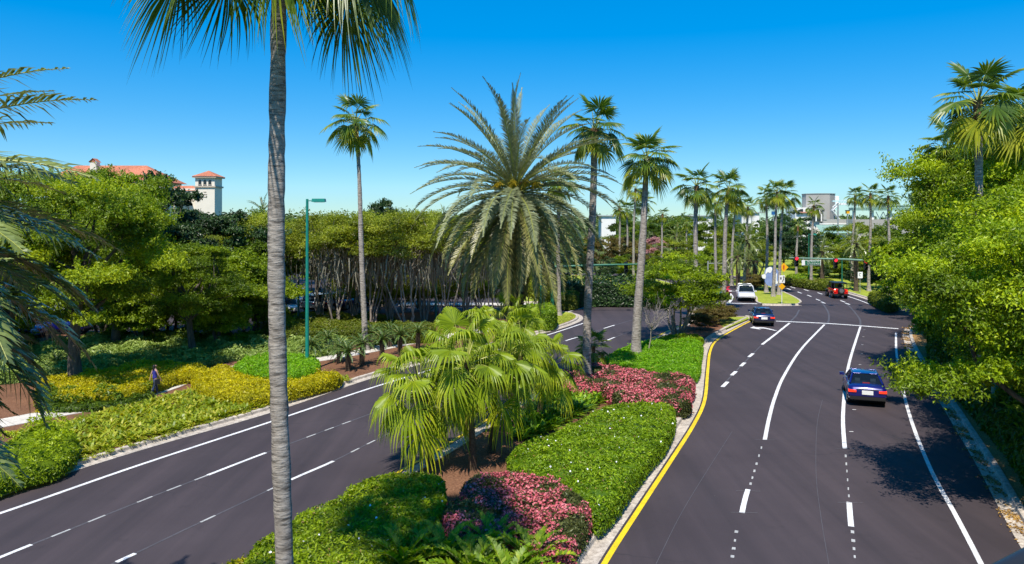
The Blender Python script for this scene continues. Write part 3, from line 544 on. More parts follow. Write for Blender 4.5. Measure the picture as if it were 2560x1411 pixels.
def tree_kind(key, H, rx, rz, cz, nclump, nleaf, lsize, leafm, barkm, tr=.28, stems=1, nlimb=16, seed=1, crad=.26, low=-.55, moss=0, fork=.35):
    g, cs = crown_geo(seed, rx, rz, nclump, nleaf, lsize, crad, low=low); cc = np.array([0, 0, cz])
    for i in range(len(g.v)): g.v[i] = g.v[i]+cc
    crown = g.mesh('crown', leafm)
    t = Geo(); r = np.random.default_rng(seed+50)
    order = np.argsort(cs[:, 2])[:max(nlimb, 1)] if False else r.permutation(len(cs))[:nlimb]
    if stems == 1:
        top = np.array([r.normal(0, .15), r.normal(0, .15), max(cz-rz*fork, H*.2)])
        zz = np.linspace(0, 1, 9); pts = np.stack([top[0]*zz+.1*np.sin(zz*5+seed), top[1]*zz+.08*np.sin(zz*4), top[2]*zz], 1); rr = tr*(1-.35*zz)+tr*.5*np.exp(-zz*9)
        t.tube(pts, rr, 12)
        for k in order:
            a = pts[r.integers(5, 9)]; limb(t, a, cc+cs[k]*.9, tr*.42, .025, seed+k)
    else:
        for s_ in range(stems):
            a = 6.283*s_/stems+r.uniform(-.3, .3); b0 = np.array([.22*math.cos(a), .22*math.sin(a), 0]); b1 = np.array([rx*.42*math.cos(a)*r.uniform(.4, 1.2), rx*.42*math.sin(a)*r.uniform(.4, 1.2), cz-rz*.3])
            p = limb(t, b0, b1, tr, tr*.5, seed*7+s_, 7, .04)
            for j in range(max(2, nlimb//stems)):
                k = r.integers(0, len(cs)); near = cs[np.argsort(np.linalg.norm(cs[:, :2]-b1[:2], axis=1))[r.integers(0, max(2, len(cs)//2))]]
                limb(t, p[r.integers(3, 6)], cc+near*.9, tr*.42, .02, seed+k+j*3, 5)
    trunk = t.mesh('trunk', barkm, smooth=True)
    mo = None
    if moss:
        m = Geo(); j = r.integers(0, len(cs), moss); p = cc+cs[j]*[.9, .9, 1]+r.normal(0, rx*.12, (moss, 3)); p[:, 2] = cz-rz*r.uniform(.1, 1.0, moss)
        ln = r.uniform(.5, 1.6, moss); w = r.uniform(.02, .06, moss); a = r.uniform(0, 3.14, moss); u = np.stack([np.cos(a)*w, np.sin(a)*w, 0*a], 1); dz = np.stack([r.normal(0, .15, moss), r.normal(0, .15, moss), -ln], 1)
        m.quads(np.stack([p-u, p+u, p+dz+u*.4, p+dz-u*.4], 1), 0, r.random(moss)); mo = m.mesh('hanging_moss', moss_m)
    TREES[key] = (trunk, crown, mo, H, rx)
def tree(key, name, label, x, y, h, group=None, rz=None, wid=1.0, z=VZ, cat='tree'):
    tr, cr, mo, H, rx = TREES[key]; s = h/H
    root = thing(name, label, cat, (x, y, z), (x*7.31+y*3.17) % 6.283 if rz is None else rz, group); root.scale = (s*wid, s*wid, s)
    link('trunk', tr, root); link('crown', cr, root)
    if mo: link('hanging_moss', mo, root)['kind'] = 'stuff'
    return root
tree_kind('oakA', 12, 4.6, 4.6, 7.5, 95, 850, .098, oak_m, oak_bark, .36, 1, 22, 3, low=-.85)
tree_kind('low', 7, 3.6, 3.1, 3.7, 62, 560, .12, oak_m, oak_bark, .16, 2, 14, 77, low=-.95)
tree_kind('lowc', 6, 3.4, 2.6, 3.3, 50, 300, .11, crape_m, crape_bark, .07, 5, 30, 79, low=-.9)
tree_kind('bush', 1.5, 1.0, .65, .85, 60, 260, .045, brown_m, crape_bark, .02, 5, 10, 78, low=-.9)
tree_kind('oakB', 11, 4.3, 4.0, 7.0, 64, 850, .098, oak_m, oak_bark, .30, 1, 22, 8, low=-.8)
tree_kind('oakR', 10, 4.8, 3.9, 6.1, 110, 1250, .078, oakr_m, oak_bark, .30, 1, 26, 12, crad=.24, low=-.75)
tree_kind('oakS', 10, 4.6, 3.6, 6.3, 100, 1200, .078, oakr_m, oak_bark, .30, 1, 26, 21, crad=.24, low=-.75)
tree_kind('dark', 12, 4.0, 4.8, 7.1, 60, 560, .15, dark_m, oak_bark, .30, 1, 16, 5, low=-.85)
tree_kind('mid', 11, 4.2, 4.2, 6.9, 55, 560, .14, mid_m, oak_bark, .28, 1, 16, 14, low=-.85)
tree_kind('grove', 9.2, 3.2, 2.5, 6.7, 62, 300, .085, crape_m, crape_bark, .075, 6, 54, 9, low=-.35, moss=150, crad=.27)
tree_kind('groveB', 9.4, 3.3, 2.5, 6.9, 62, 300, .085, crape_m, crape_bark, .07, 7, 56, 31, low=-.35, moss=200, crad=.27)
tree_kind('lig', 6.2, 3.1, 2.3, 4.0, 70, 560, .075, oakr_m, crape_bark, .085, 7, 28, 17, low=-.75)
tree_kind('farA', 9, 3.8, 3.4, 5.5, 40, 230, .20, crape_m, oak_bark, .2, 2, 10, 41, low=-.8)
tree_kind('farB', 9, 3.9, 3.5, 5.5, 40, 230, .20, mid_m, oak_bark, .2, 2, 10, 42, low=-.8)
tree_kind('farC', 9, 3.9, 3.5, 5.5, 40, 230, .20, brown_m, oak_bark, .2, 2, 10, 43, low=-.8)
tree_kind('farD', 9, 3.6, 3.5, 5.5, 40, 230, .18, pinkt_m, oak_bark, .2, 2, 10, 44, low=-.8)
tree_kind('farE', 9, 3.9, 3.5, 5.5, 44, 260, .20, dark_m, oak_bark, .2, 1, 10, 45, low=-.9)
tree_kind('farF', 9, 3.9, 3.5, 5.5, 40, 230, .20, oak_m, oak_bark, .2, 1, 10, 46, low=-.9)

def T(key, name, label, px, d, toppy, group=None, wid=1.0, rz=None): return tree(key, name, label, X(px, d), d, Z(toppy, d)-VZ, group, rz, wid)
# left side
T('oakA', 'oak_tree', 'large oak whose forked trunk rises left of the walking woman', 190, 43, 432, wid=.95, rz=1.0)
T('oakB', 'oak_tree', 'lower bright green oak right of the forked trunk', 480, 52, 612, wid=1.15, rz=.4)
T('dark', 'oak_tree', 'dark tree rising in front of the red roof', 385, 62, 405, wid=.75, rz=2)
T('dark', 'oak_tree', 'dark tree standing below the white hotel tower', 560, 62, 505, wid=.95, rz=4)
T('mid', 'oak_tree', 'mid green tree filling the gap left of the nearest palm trunk', 640, 66, 560, wid=.8, rz=5)
T('mid', 'oak_tree', 'tree behind the big date palm at the left edge', 30, 50, 520, wid=1.0, rz=3)
T('oakB', 'oak_tree', 'pale green oak behind the forked trunk', 290, 56, 425, wid=.8, rz=2.4)
T('oakA', 'oak_tree', 'oak at the far left behind the parked white car', 120, 76, 415, wid=1.0, rz=4.4)
T('mid', 'oak_tree', 'shaded tree behind the blue parked cars', 300, 84, 520, wid=1.2, rz=.2)
T('dark', 'oak_tree', 'dark tree between the car park and the white tower', 480, 90, 505, wid=1.2, rz=1.2)
gl = [(690, 70), (655, 66), (800, 72), (840, 65), (885, 71), (930, 66), (975, 70), (1020, 65), (1060, 70), (1110, 67), (1165, 72), (1215, 70), (670, 75), (860, 80), (960, 82), (1050, 80), (640, 80)]
for i, (px, d) in enumerate(gl):
    tree('grove' if i % 2 else 'groveB', 'grove_tree', 'grey-stemmed grove tree '+['right beside the nearest palm trunk', 'left of the nearest palm trunk in the front row', 'just right of the teal lamp post', 'in front of the black parked car', 'left of the slim leaning fan palm', 'right of the slim leaning fan palm', 'in front of the magnolia crown', 'left of the big date palm fronds', 'behind the leftmost date palm frond tips', 'beside the slim teal post', 'behind the drooping left fronds of the date palm', 'left of the date palm trunk', 'left of the nearest palm trunk in the second row', 'behind the dark blue parked car', 'in the back row below the magnolia', 'in the back row left of the date palm', 'far left in the back row'][i], X(px, d), d, 9.6+R.uniform(-.5, .5), 'grey-stemmed trees of the grove', wid=R.uniform(.9, 1.15))
T('dark', 'magnolia_tree', 'dark broad-leaved tree standing above the grove', 955, 96, 482, wid=.62)
T('dark', 'magnolia_tree', 'small dark tree top left of the broad-leaved tree above the grove', 905, 100, 515, wid=.3)
for px, d, top in ((350, 57, 650), (430, 60, 640), (545, 56, 640), (625, 59, 625), (255, 60, 650), (20, 56, 640)): T('low', 'understorey_tree', {350: 'low tree under the oaks behind the middle of the golden hedge', 430: 'low tree behind the walking woman', 545: 'low tree between the round lime mound and the hotel tower', 625: 'low tree just left of the nearest palm trunk', 255: 'low tree right behind the forked oak trunk', 20: 'low tree behind the date palm at the left edge'}[px], px, d, top, 'low trees under the oaks', rz=px)
for i, (px, d) in enumerate([(x, 100+(x*7 % 13)) for x in range(-60, 1330, 95)]): T(('farB', 'farF', 'farE', 'farA')[i % 4], 'background_tree', 'tree along the back of the car park, number %d from the left' % (i+1) if False else ['tree at the back of the car park beyond the left date palm', 'tree at the back of the car park under the red roof', 'dark tree at the back of the car park left of the hotel', 'bright tree at the back of the car park under the red roof ridge', 'tree at the back of the car park below the hotel wing', 'bright tree at the back of the car park below the tower', 'dark tree at the back of the car park right of the tower', 'pale tree at the back of the car park behind the nearest palm trunk', 'tree behind the teal lamp post at the back of the car park', 'bright tree behind the slim fan palm at the back of the car park', 'dark tree below the magnolia at the back of the car park', 'pale tree behind the right half of the grove', 'tree behind the left fronds of the big date palm', 'bright tree behind the big date palm trunk', 'dark tree just right of the big date palm trunk'][i], px, d, 560+(px*13 % 30), 'trees along the back of the car park', wid=1.3)
for i, px in enumerate(range(885, 1330, 62)): T('lowc', 'grove_tree', 'low olive bushy tree '+['beyond the slim leaning fan palm', 'beyond the third grove row', 'behind the stems below the magnolia', 'behind the stems left of the slim teal post', 'behind the slim teal post', 'behind the left fronds of the date palm', 'left of the date palm trunk', 'right of the date palm trunk'][i], px, 78, 655+px % 17, 'low bushy trees behind the grove', rz=px)
for i, (px, d) in enumerate(((2005, 126), (2050, 124), (2100, 122), (2150, 118), (2195, 114), (1750, 122), (1800, 126), (1560, 122), (1640, 122))): T('low', 'background_tree', 'low round tree '+['left of the green street sign post', 'right of the green street sign post', 'above the jeep', 'behind the white square sign', 'behind the right red signal', 'behind the rounded median tree', 'behind the teal waiting car', 'at the right end of the lawn hedge', 'left of the rounded median tree'][i], px, d, 640+px % 15, 'low trees beyond the junction', wid=1.2, rz=px)
for px, py, k in ((1768, 818, 1.0), (1790, 812, 1.1), (1752, 828, .9), (1812, 806, .9)): c = G(px, py); tree('bush', 'rust_bush', {1768: 'left brown green bush', 1790: 'tallest brown green bush', 1752: 'front brown green bush', 1812: 'right brown green bush'}[px]+' at the tip of the planted median', c[0], c[1], 1.5*k, 'bushes at the tip of the median', wid=1.35, cat='bush')
for px, py, k in ((1900, 728, 1.2), (1925, 727, 1.2), (1951, 729, 1.0)): c = G(px, py); tree('bush', 'rust_bush', {1900: 'left brown bush', 1925: 'middle brown bush', 1951: 'right brown bush'}[px]+' behind the keep-right sign on the grass island', c[0], c[1], 1.6*k, 'bushes on the grass island', wid=1.4, cat='bush')
T('lig', 'rounded_tree', 'rounded multi-stemmed tree in the median beyond the vivid green hedge', 1695, 61, 642, wid=1.22)
# centre and right background: px, distance, top row, kind, label
far = [
 (1340, 108, 640, 'farE', 'dark tree behind the brownish boxed hedge'), (1440, 112, 610, 'farE', 'dark tree at the back of the lawn under the left signal arm'),
 (1520, 115, 650, 'farE', 'low dark tree behind the footpath bend'), (1600, 118, 655, 'farE', 'low dark tree left of the rounded median tree'),
 (1555, 135, 588, 'farC', 'russet brown tree beside the far palm pair'), (1590, 128, 600, 'farC', 'yellow brown tree behind the far palm pair'),
 (1495, 125, 585, 'farC', 'russet tree showing at the right edge of the date palm'),
 (1636, 150, 590, 'farD', 'pink flowering tree far behind the median palm'),
 (1690, 132, 598, 'farA', 'pale olive tree between the two median palms'), (1650, 130, 625, 'farA', 'olive tree below the pink flowering tree'),
 (1735, 138, 600, 'farA', 'olive tree behind the rounded median tree'), (1780, 130, 610, 'farF', 'bright tree behind the fourth median palm'),
 (1860, 118, 598, 'farF', 'bright green tree above the dark trunks on the far island'), (1895, 122, 600, 'farA', 'pale green tree left of the twin palms'),
 (1985, 150, 545, 'farE', 'very dark tall tree left of the green street sign'), (1960, 148, 560, 'farE', 'dark tree behind the twin palms'), (2010, 140, 575, 'farE', 'dark tree behind the left red signal'),
 (2060, 150, 572, 'farB', 'green tree below the teal roof'), (2090, 140, 590, 'farF', 'bright green tree between the two shaggy date palms'),
 (2110, 125, 610, 'farA', 'pale green tree above the red jeep'), (2160, 120, 600, 'farA', 'pale tree behind the right red signal'), (2200, 112, 590, 'farA', 'yellow green tree left of the big right-hand trees'),
 (2150, 150, 555, 'farA', 'olive tree below the white steel frame'), (2210, 140, 555, 'farB', 'green tree under the right end of the white frame'), (2250, 100, 580, 'farB', 'tree over the side street on the right'),
 (2060, 118, 665, 'farE', 'low dark tree right of the green street sign'), (2130, 110, 668, 'farE', 'low dark tree behind the speed sign'), (2190, 105, 670, 'farE', 'dark tree trunks under the right red signal'),
 (1620, 190, 552, 'farB', 'distant green tree left of the slim palm'), (1690, 190, 545, 'farB', 'distant green tree right of the slim palm'), (1770, 185, 548, 'farB', 'distant tree below the white canopy'),
 (1850, 185, 552, 'farB', 'distant tree right of the white canopy'), (1720, 200, 548, 'farF', 'distant bright tree behind the median palms'), (1920, 170, 560, 'farB', 'distant tree between the palm trunks'),
 (2280, 75, 560, 'farF', 'tree behind the right-hand corner palm'), (1800, 160, 575, 'farA', 'olive tree between the palm trunks'), (1560, 200, 545, 'farB', 'distant tree behind the small paired palms'),
 (2330, 78, 560, 'farB', 'dense tree behind the right-hand roadside trees'), (2420, 70, 540, 'farB', 'broad tree deep behind the right-hand roadside trees'), (1480, 140, 600, 'farB', 'tree hidden mostly behind the date palm fronds'),
 (1250, 110, 640, 'farB', 'tree beyond the side street left of the date palm trunk'), (1150, 105, 640, 'farB', 'tree beyond the side street behind the grove')]
for px, d, top, k, lab in far: T(k, 'background_tree', lab, px, d, top, 'trees beyond the junction', wid=1.0 if k != 'farE' else 1.1)
# right hand side
for (x, y, h, k, lab, wd) in ((17.9, 24.8, 9.4, 'oakR', 'bright green tree leaning over the nearest right kerb', .95), (23.6, 34.8, 10.2, 'oakS', 'second bright tree from the camera beside the right kerb', .92),
    (25.0, 31, 11.5, 'oakR', 'tree behind the nearest right kerb tree', 1.0), (28.5, 41, 13.8, 'oakS', 'tall bright tree below the right-hand palms', .85), (27.6, 42, 11.4, 'oakR', 'bright tree beside the end of the right kerb', .85),
    (29.8, 45, 14.9, 'oakR', 'tallest bright tree at the right edge of the view', .8), (35.6, 57, 11.6, 'oakS', 'bright tree near the side street corner', .8), (41.5, 66, 11.3, 'oakA', 'tree rising at the left end of the right-hand wood', .9), (27.6, 47, 9.2, 'oakS', 'lower bright tree between the kerb end and the corner tree', .85), (30.2, 52, 5.2, 'low', 'low bushy tree filling the gap by the side street kerb', 1.0), (35.5, 60, 6.5, 'low', 'low bushy tree nearer the side street', 1.0), (24.5, 21, 9.0, 'oakS', 'tree at the right edge closest to the camera', .9)):
    tree(k, 'roadside_tree', lab, x, y, h, 'bright trees along the right kerb', wid=wd)

# distant wood: one mass along the horizon
def woods():
    g = Geo(); r = np.random.default_rng(5)
    for i in range(420):
        d = r.uniform(230, 620); px = r.uniform(-250, 2800); x = X(px, d); h = r.uniform(8.2, 11.5)+d*.0025; w = r.uniform(4, 8)
        n = 170; v = r.normal(size=(n, 3)); v /= np.linalg.norm(v, axis=1, keepdims=True); v[:, 2] = np.abs(v[:, 2])
        p = v*[w, w, h*.75]+[x, d, h*.22]+r.normal(0, .35, (n, 3)); g.quads(leaves(p, unit(v+r.normal(0, .4, (n, 3))), .9), 0, np.clip(r.uniform(.2, .8)+r.normal(0, .12, n), 0, 1))
    tag(link('distant_woods', g.mesh('distant_woods', leaf_mat('far_leaves', (.05, .09, .02), (.10, .16, .035), (.16, .22, .05), trans=.2, nscale=.05))), 'distant belt of green woods along the horizon', 'woods', kind='stuff')
woods()
def bare_tree():
    c = G(1622, 895); root = thing('bare_tree', 'small leafless tree with pale twigs beside the tall median palm', 'tree', (c[0], c[1], VZ)); g = Geo(); r = np.random.default_rng(3)
    limb(g, np.zeros(3), np.array([.2, 0, 2.0]), .05, .035, 1, 7, .03); top = np.array([.2, 0, 2.0]); link('trunk', g.mesh('trunk', crape_bark, True), root); g = Geo()
    for i in range(15):
        a = r.uniform(0, 6.28); e = r.uniform(.15, 1.3); L = r.uniform(1.0, 1.9); b = top+np.array([math.cos(a)*math.cos(e), math.sin(a)*math.cos(e), math.sin(e)])*L
        p = limb(g, top-[0, 0, r.uniform(0, .4)], b, .022, .008, i, 5, .08)
        for j in range(8):
            q = p[r.integers(2, 6)]; limb(g, q, q+(b-top)/L*r.uniform(.2, .8)+r.normal(0, .33, 3), .010, .004, i*9+j, 4, .1)
    link('branches', g.mesh('branches', flat_mat('pale_twigs', (.30, .26, .23), .8), True), root)
bare_tree()

# ------------------------------------------------------------------ palms
def fan_frond(e0, pet, rad, nseg, droop, seed, leafm, yellow=0.0, spread=125):
    "palmate leaf: arching stalk, pleated blade, split drooping tips; the leaf grows towards +x"
    r = np.random.default_rng(seed); g = Geo(); e = math.radians(e0)
    t = np.linspace(0, 1, 6); ang = e-t*t*.35*max(0.2, math.cos(e)); st = np.stack([np.cumsum(np.cos(ang))*pet/6, 0*t, np.cumsum(np.sin(ang))*pet/6], 1); st = np.concatenate([[[0, 0, 0]], st])
    g.tube(st, np.linspace(.03, .012, 7), 4, 1, .6, cap=False)
    P = st[-1]; ea = ang[-1]-.25; D = np.array([math.cos(ea), 0, math.sin(ea)]); Sd = np.array([0, 1., 0]); Nn = np.cross(D, Sd); Nn = Nn*np.sign(Nn[2] if abs(Nn[2]) > .01 else 1)
    dphi = math.radians(2*spread/nseg)
    ts = np.array([0.02, .30, .52, .72, .88, 1.0])
    for i in range(nseg):
        ph = (-math.radians(spread)+dphi*(i+.5)); L = rad*(1-.25*abs(ph)/2.2)*r.uniform(.9, 1.06)
        ray = lambda a: math.cos(a)*D+math.sin(a)*Sd
        c = ray(ph); w = np.array([1, 1, .8, .45, .2, .02]); pleat = .03*rad
        dr = np.maximum(0, ts-.45)**1.6*droop*L*r.uniform(.8, 1.2)
        fold = np.clip(1-np.maximum(0, ts-.42)*droop*.35, .4, 1)
        cen = P+c*(ts*L*fold)[:, None]+Nn*(.13*L*np.sin(ts*2)*(-.6+abs(ph)*.25))[:, None]; cen[:, 2] -= dr; cen += (np.cross(c, Nn)*r.normal(0, .05)*L)[None]*(ts**2)[:, None]
        hw = np.minimum(ts*L, .52*L)*math.tan(dphi/2)*w; lat = np.cross(Nn, c)
        up = Nn*(hw*.9)[:, None]
        Lp = cen+lat*hw[:, None]-up*.5; Rp = cen-lat*hw[:, None]-up*.5; Cp = cen+up*.5
        tn = np.clip(r.uniform(.2, .6)+yellow, 0, 1)
        Pp = np.stack([Lp, Cp, Rp], 1); s0 = g.n; g.grid(Pp, 0, tn); g.t[-1][-9:] = min(1, tn+.18)
    return g.mesh('frond', [leafm, petiole_m])
def pin_frond(e0, L, bend, npair, ll, lw, seed, leafm, vee=.45, droopl=.25, bare=.14, twist=0.0, plume=0.0, rach=.022, fan=0):
    "pinnate leaf growing towards +x, arching down by bend degrees"
    r = np.random.default_rng(seed); n = 22; s = np.linspace(0, 1, n); el = np.radians(e0-bend*s**1.35); az = twist*s**1.5
    T_ = np.stack([np.cos(el)*np.cos(az), np.cos(el)*np.sin(az), np.sin(el)], 1); P = np.concatenate([[[0, 0, 0]], np.cumsum((T_[1:]+T_[:-1])/2*L/(n-1), 0)])
    g = Geo(); g.tube(P, np.linspace(rach*1.3, rach*.2, n), 4, 1, .55, cap=False)
    q = np.linspace(bare, .995, npair); pos = np.stack([np.interp(q, s, P[:, k]) for k in range(3)], 1); tt = unit(np.stack([np.interp(q, s, T_[:, k]) for k in range(3)], 1))
    sd = unit(np.cross(tt, [0, 0, 1.])); up = unit(np.cross(sd, tt)); out = []
    for sg in (-1, 1):
        prof = np.clip(np.sin(np.clip((q-bare)/(1-bare)*.93+.13, 0, 1)*math.pi)**.5, .15, 1); ln = ll*prof*r.uniform(.85, 1.1, npair)
        fw = np.radians(32+fan+28*(1-q))+r.normal(0, .07, npair); v = vee+r.normal(0, .16+plume, npair)
        d = unit(tt*np.cos(fw)[:, None]*.9+sd*sg*np.sin(fw)[:, None]+up*v[:, None]); wv = unit(np.cross(d, up)+up*.35*sg)*(lw/2)
        p0 = pos; p1 = pos+d*ln[:, None]*.45; p1[:, 2] -= droopl*.12*ln; p2 = pos+d*ln[:, None]*.98; p2[:, 2] -= droopl*ln*.75
        tn = np.clip(.45+r.normal(0, .18, npair), 0, 1); g.quads(np.stack([p0-wv*.5, p0+wv*.5, p1+wv, p1-wv], 1), 0, tn); g.quads(np.stack([p1-wv, p1+wv, p2], 1), 0, tn)
    return g.mesh('frond', [leafm, petiole_m])
def palm_trunk(h, lx, ly, r0, r1, mats, neck=1.2, seed=0, flare=.7, ringa=.02):
    r = np.random.default_rng(seed); n = max(20, int(h*5)); t = np.linspace(0, 1, n); zz = t*h
    pts = np.stack([lx*t**1.5+.05*np.sin(t*7+seed)*min(1, h/10), ly*t**1.5+.05*np.sin(t*5+seed*2), zz], 1)
    rad = r0+(r1-r0)*t+r0*flare*np.exp(-zz/.5)+ringa*np.array([r.uniform(-1, 1) for _ in t])*.6
    g = Geo(); k = int(n*(1-neck/h)) if neck else n-1
    g.tube(pts[:k+1], rad[:k+1], 16, 0, cap=False)
    if neck: g.tube(pts[k:], rad[k:]*np.linspace(1.0, 1.35, n-k), 14, 1, cap=True)
    return g.mesh('trunk', mats, smooth=True), pts[-1]
WF = {}
for e in (82, 62, 42, 22, 2, -18, -40, -62):
    WF[e] = [fan_frond(e, 1.1, 1.2, 22, (.4 if e > 30 else .75), 100+e+k, wash_m, yellow=(.42 if e < 0 else .08)) for k in range(2)]
WN = {e: [fan_frond(e, 1.45, 1.3, 66, .9, 300+e+k, wash_m, yellow=(.10 if e < -10 else 0)) for k in range(3)] for e in (80, 58, 36, 14, -8, -30, -55)}
def fan_palm(label, px, d, cpx, cpy, rpx, nf=30, r0=.2, r1=.15, meshes=WF, seed=0, name='fan_palm', group='tall fan palms along the road', neck=1.3, lo=-45, mats=None, hang=1.0, oy=0):
    r = np.random.default_rng(1000+seed); x = X(px, d); zc = Z(cpy, d); h = zc-VZ-.1; R0 = rpx/F*d; lx = X(cpx, d)-x
    root = thing(name, label, 'palm tree', (x, d, VZ), 0, group)
    me, top = palm_trunk(h, lx, oy, r0, r1, mats or [palm_bark, palm_neck], neck, seed); link('trunk', me, root)
    ks = sorted(meshes); sc = R0/1.8
    for i in range(nf):
        u = (i+.5)/nf; e = 84-(84-lo)*u**.85+r.normal(0, 5); k = min(ks, key=lambda q: abs(q-e)); m = meshes[k][r.integers(0, len(meshes[k]))]
        o = link('frond', m, root, (top[0], top[1], top[2]-.02-.35*u), i*2.39996+r.normal(0, .2)); o.rotation_euler = (r.normal(0, .12), math.radians(-(e-k)), o.rotation_euler[2]); s = sc*r.uniform(.74, 1.14); o.scale = (s, s, s)
    return root
nearp = fan_palm('nearest fan palm, whose trunk runs from the bottom to the top of the photo', 708, 14, 688, -285, 345, 38, .172, .135, WN, 1, neck=1.3, lo=-40)
fan_palm('tall slim fan palm right of the teal lamp post', 912, 54.7, 888, 300, 72, 27, .22, .12, WF, 2, lo=-60)
fan_palm('tall fan palm in the median just right of the big date palm', 1468, 42, 1488, 318, 84, 27, .24, .17, WF, 3, lo=-42)
fan_palm('tall fan palm with orange neck rising from the vivid green hedge', 1592, 51, 1620, 392, 82, 27, .32, .17, WF, 4, lo=-45)
fan_palm('fan palm rising behind the rounded median tree', 1735, 70, 1743, 462, 58, 25, .25, .17, WF, 5, lo=-50)
fan_palm('orange-necked fan palm at the tip of the planted median', 1808, 77, 1820, 468, 50, 25, .25, .16, WF, 6, lo=-45)
fan_palm('leaning fan palm on the corner lawn beside the boxed hedge', 1396, 74.6, 1397, 452, 52, 28, .22, .15, WF, 7)
FP = [(1790, 95, 1787, 505, 36, 'slim palm just left of the orange-necked palm'), (1829, 108, 1838, 500, 36, 'palm right behind the orange-necked palm'), (1862, 115, 1870, 515, 28, 'small palm between the orange-necked palm and the twin palms'),
 (1917, 98, 1917, 490, 34, 'palm left of the closely set twin trunks'), (1934, 93, 1944, 478, 36, 'left one of the closely set twin palm trunks'), (1947, 95, 1960, 482, 40, 'right one of the closely set twin palm trunks'),
 (1583, 112, 1588, 470, 34, 'left one of the palm pair behind the tall median palm'), (1597, 114, 1606, 505, 34, 'right one of the palm pair behind the tall median palm'), (1549, 125, 1549, 515, 24, 'small palm beside the date palm, leftmost of the distant pair'),
 (1568, 130, 1568, 522, 24, 'small palm beside the date palm, right one of the distant pair'), (1653, 128, 1657, 533, 18, 'slender distant palm standing alone above the pink tree'), (1715, 150, 1718, 555, 17, 'short distant palm left of the fourth median palm'),
 (2027, 105, 2034, 512, 25, 'palm in front of the grey octagonal building'), (1990, 118, 1995, 560, 22, 'short palm before the very dark tree'), (2130, 115, 2138, 488, 28, 'leftmost of the palms under the white steel frame'),
 (2173, 100, 2177, 482, 32, 'middle palm beside the right red signal'), (2222, 95, 2222, 488, 33, 'palm just left of the right-hand trees'), (2300, 80, 2297, 472, 30, 'palm whose crown peeps over the right-hand trees'), (1690, 160, 1693, 560, 14, 'tiny distant palm right of the slender lone palm')]
for i, (px, d, cx, cy, rr, lab) in enumerate(FP): fan_palm(lab, px, d, cx, cy, rr, 20, .2, .13, WF, 20+i, neck=1.2)
fan_palm('large fan palm high above the right-hand trees', 2455, 36, 2442, 248, 112, 28, .2, .16, WF, 51, lo=-50)
fan_palm('fan palm cut off by the right edge of the photo', 2570, 39, 2572, 275, 115, 30, .2, .16, WF, 52, lo=-50)
fan_palm('shorter fan palm half hidden in the right-hand trees', 2395, 46, 2372, 365, 84, 26, .2, .16, WF, 53, lo=-50)
# fountain palms: long weeping tips
LF = {e: [fan_frond(e, 1.3, 1.25, 32, 1.35, 500+e+k, fan_m, yellow=(.3 if e < -10 else .08)) for k in range(3)] for e in (78, 56, 34, 12, -10, -34, -58)}
def fountain(label, px, py, cpx, cpy, rpx, nf, seed, lo=-42):
    d = G(px, py)[1]; return fan_palm(label, px, d, cpx, cpy, rpx, nf, .11, .10, LF, seed, 'fountain_palm', 'cluster of fountain palms in the median', neck=.0 or .3, lo=lo, mats=[brown_bark, brown_bark])
fountain('lowest fountain palm at the front left of the cluster', 1075, 1172, 1050, 955, 135, 25, 61)
fountain('fountain palm with a stout trunk at the front of the cluster', 1182, 1180, 1165, 900, 135, 25, 62)
fountain('fountain palm in the middle of the cluster', 1228, 1140, 1250, 895, 125, 24, 63)
fountain('tallest fountain palm at the back left of the cluster', 1170, 1080, 1160, 830, 92, 20, 64)
fountain('fountain palm at the back right of the cluster', 1290, 1085, 1305, 850, 100, 20, 65)
fountain('fountain palm at the right end of the cluster', 1350, 1060, 1365, 905, 82, 20, 66)
fountain('fountain palm at the very back of the cluster', 1290, 1030, 1280, 800, 78, 20, 67)
fan_palm('young windmill palm beside the tall median palm trunk', 1482, 45.2, 1484, 862, 50, 22, .09, .09, WF, 70, 'windmill_palm', None, .3, -35, [brown_bark, brown_bark])
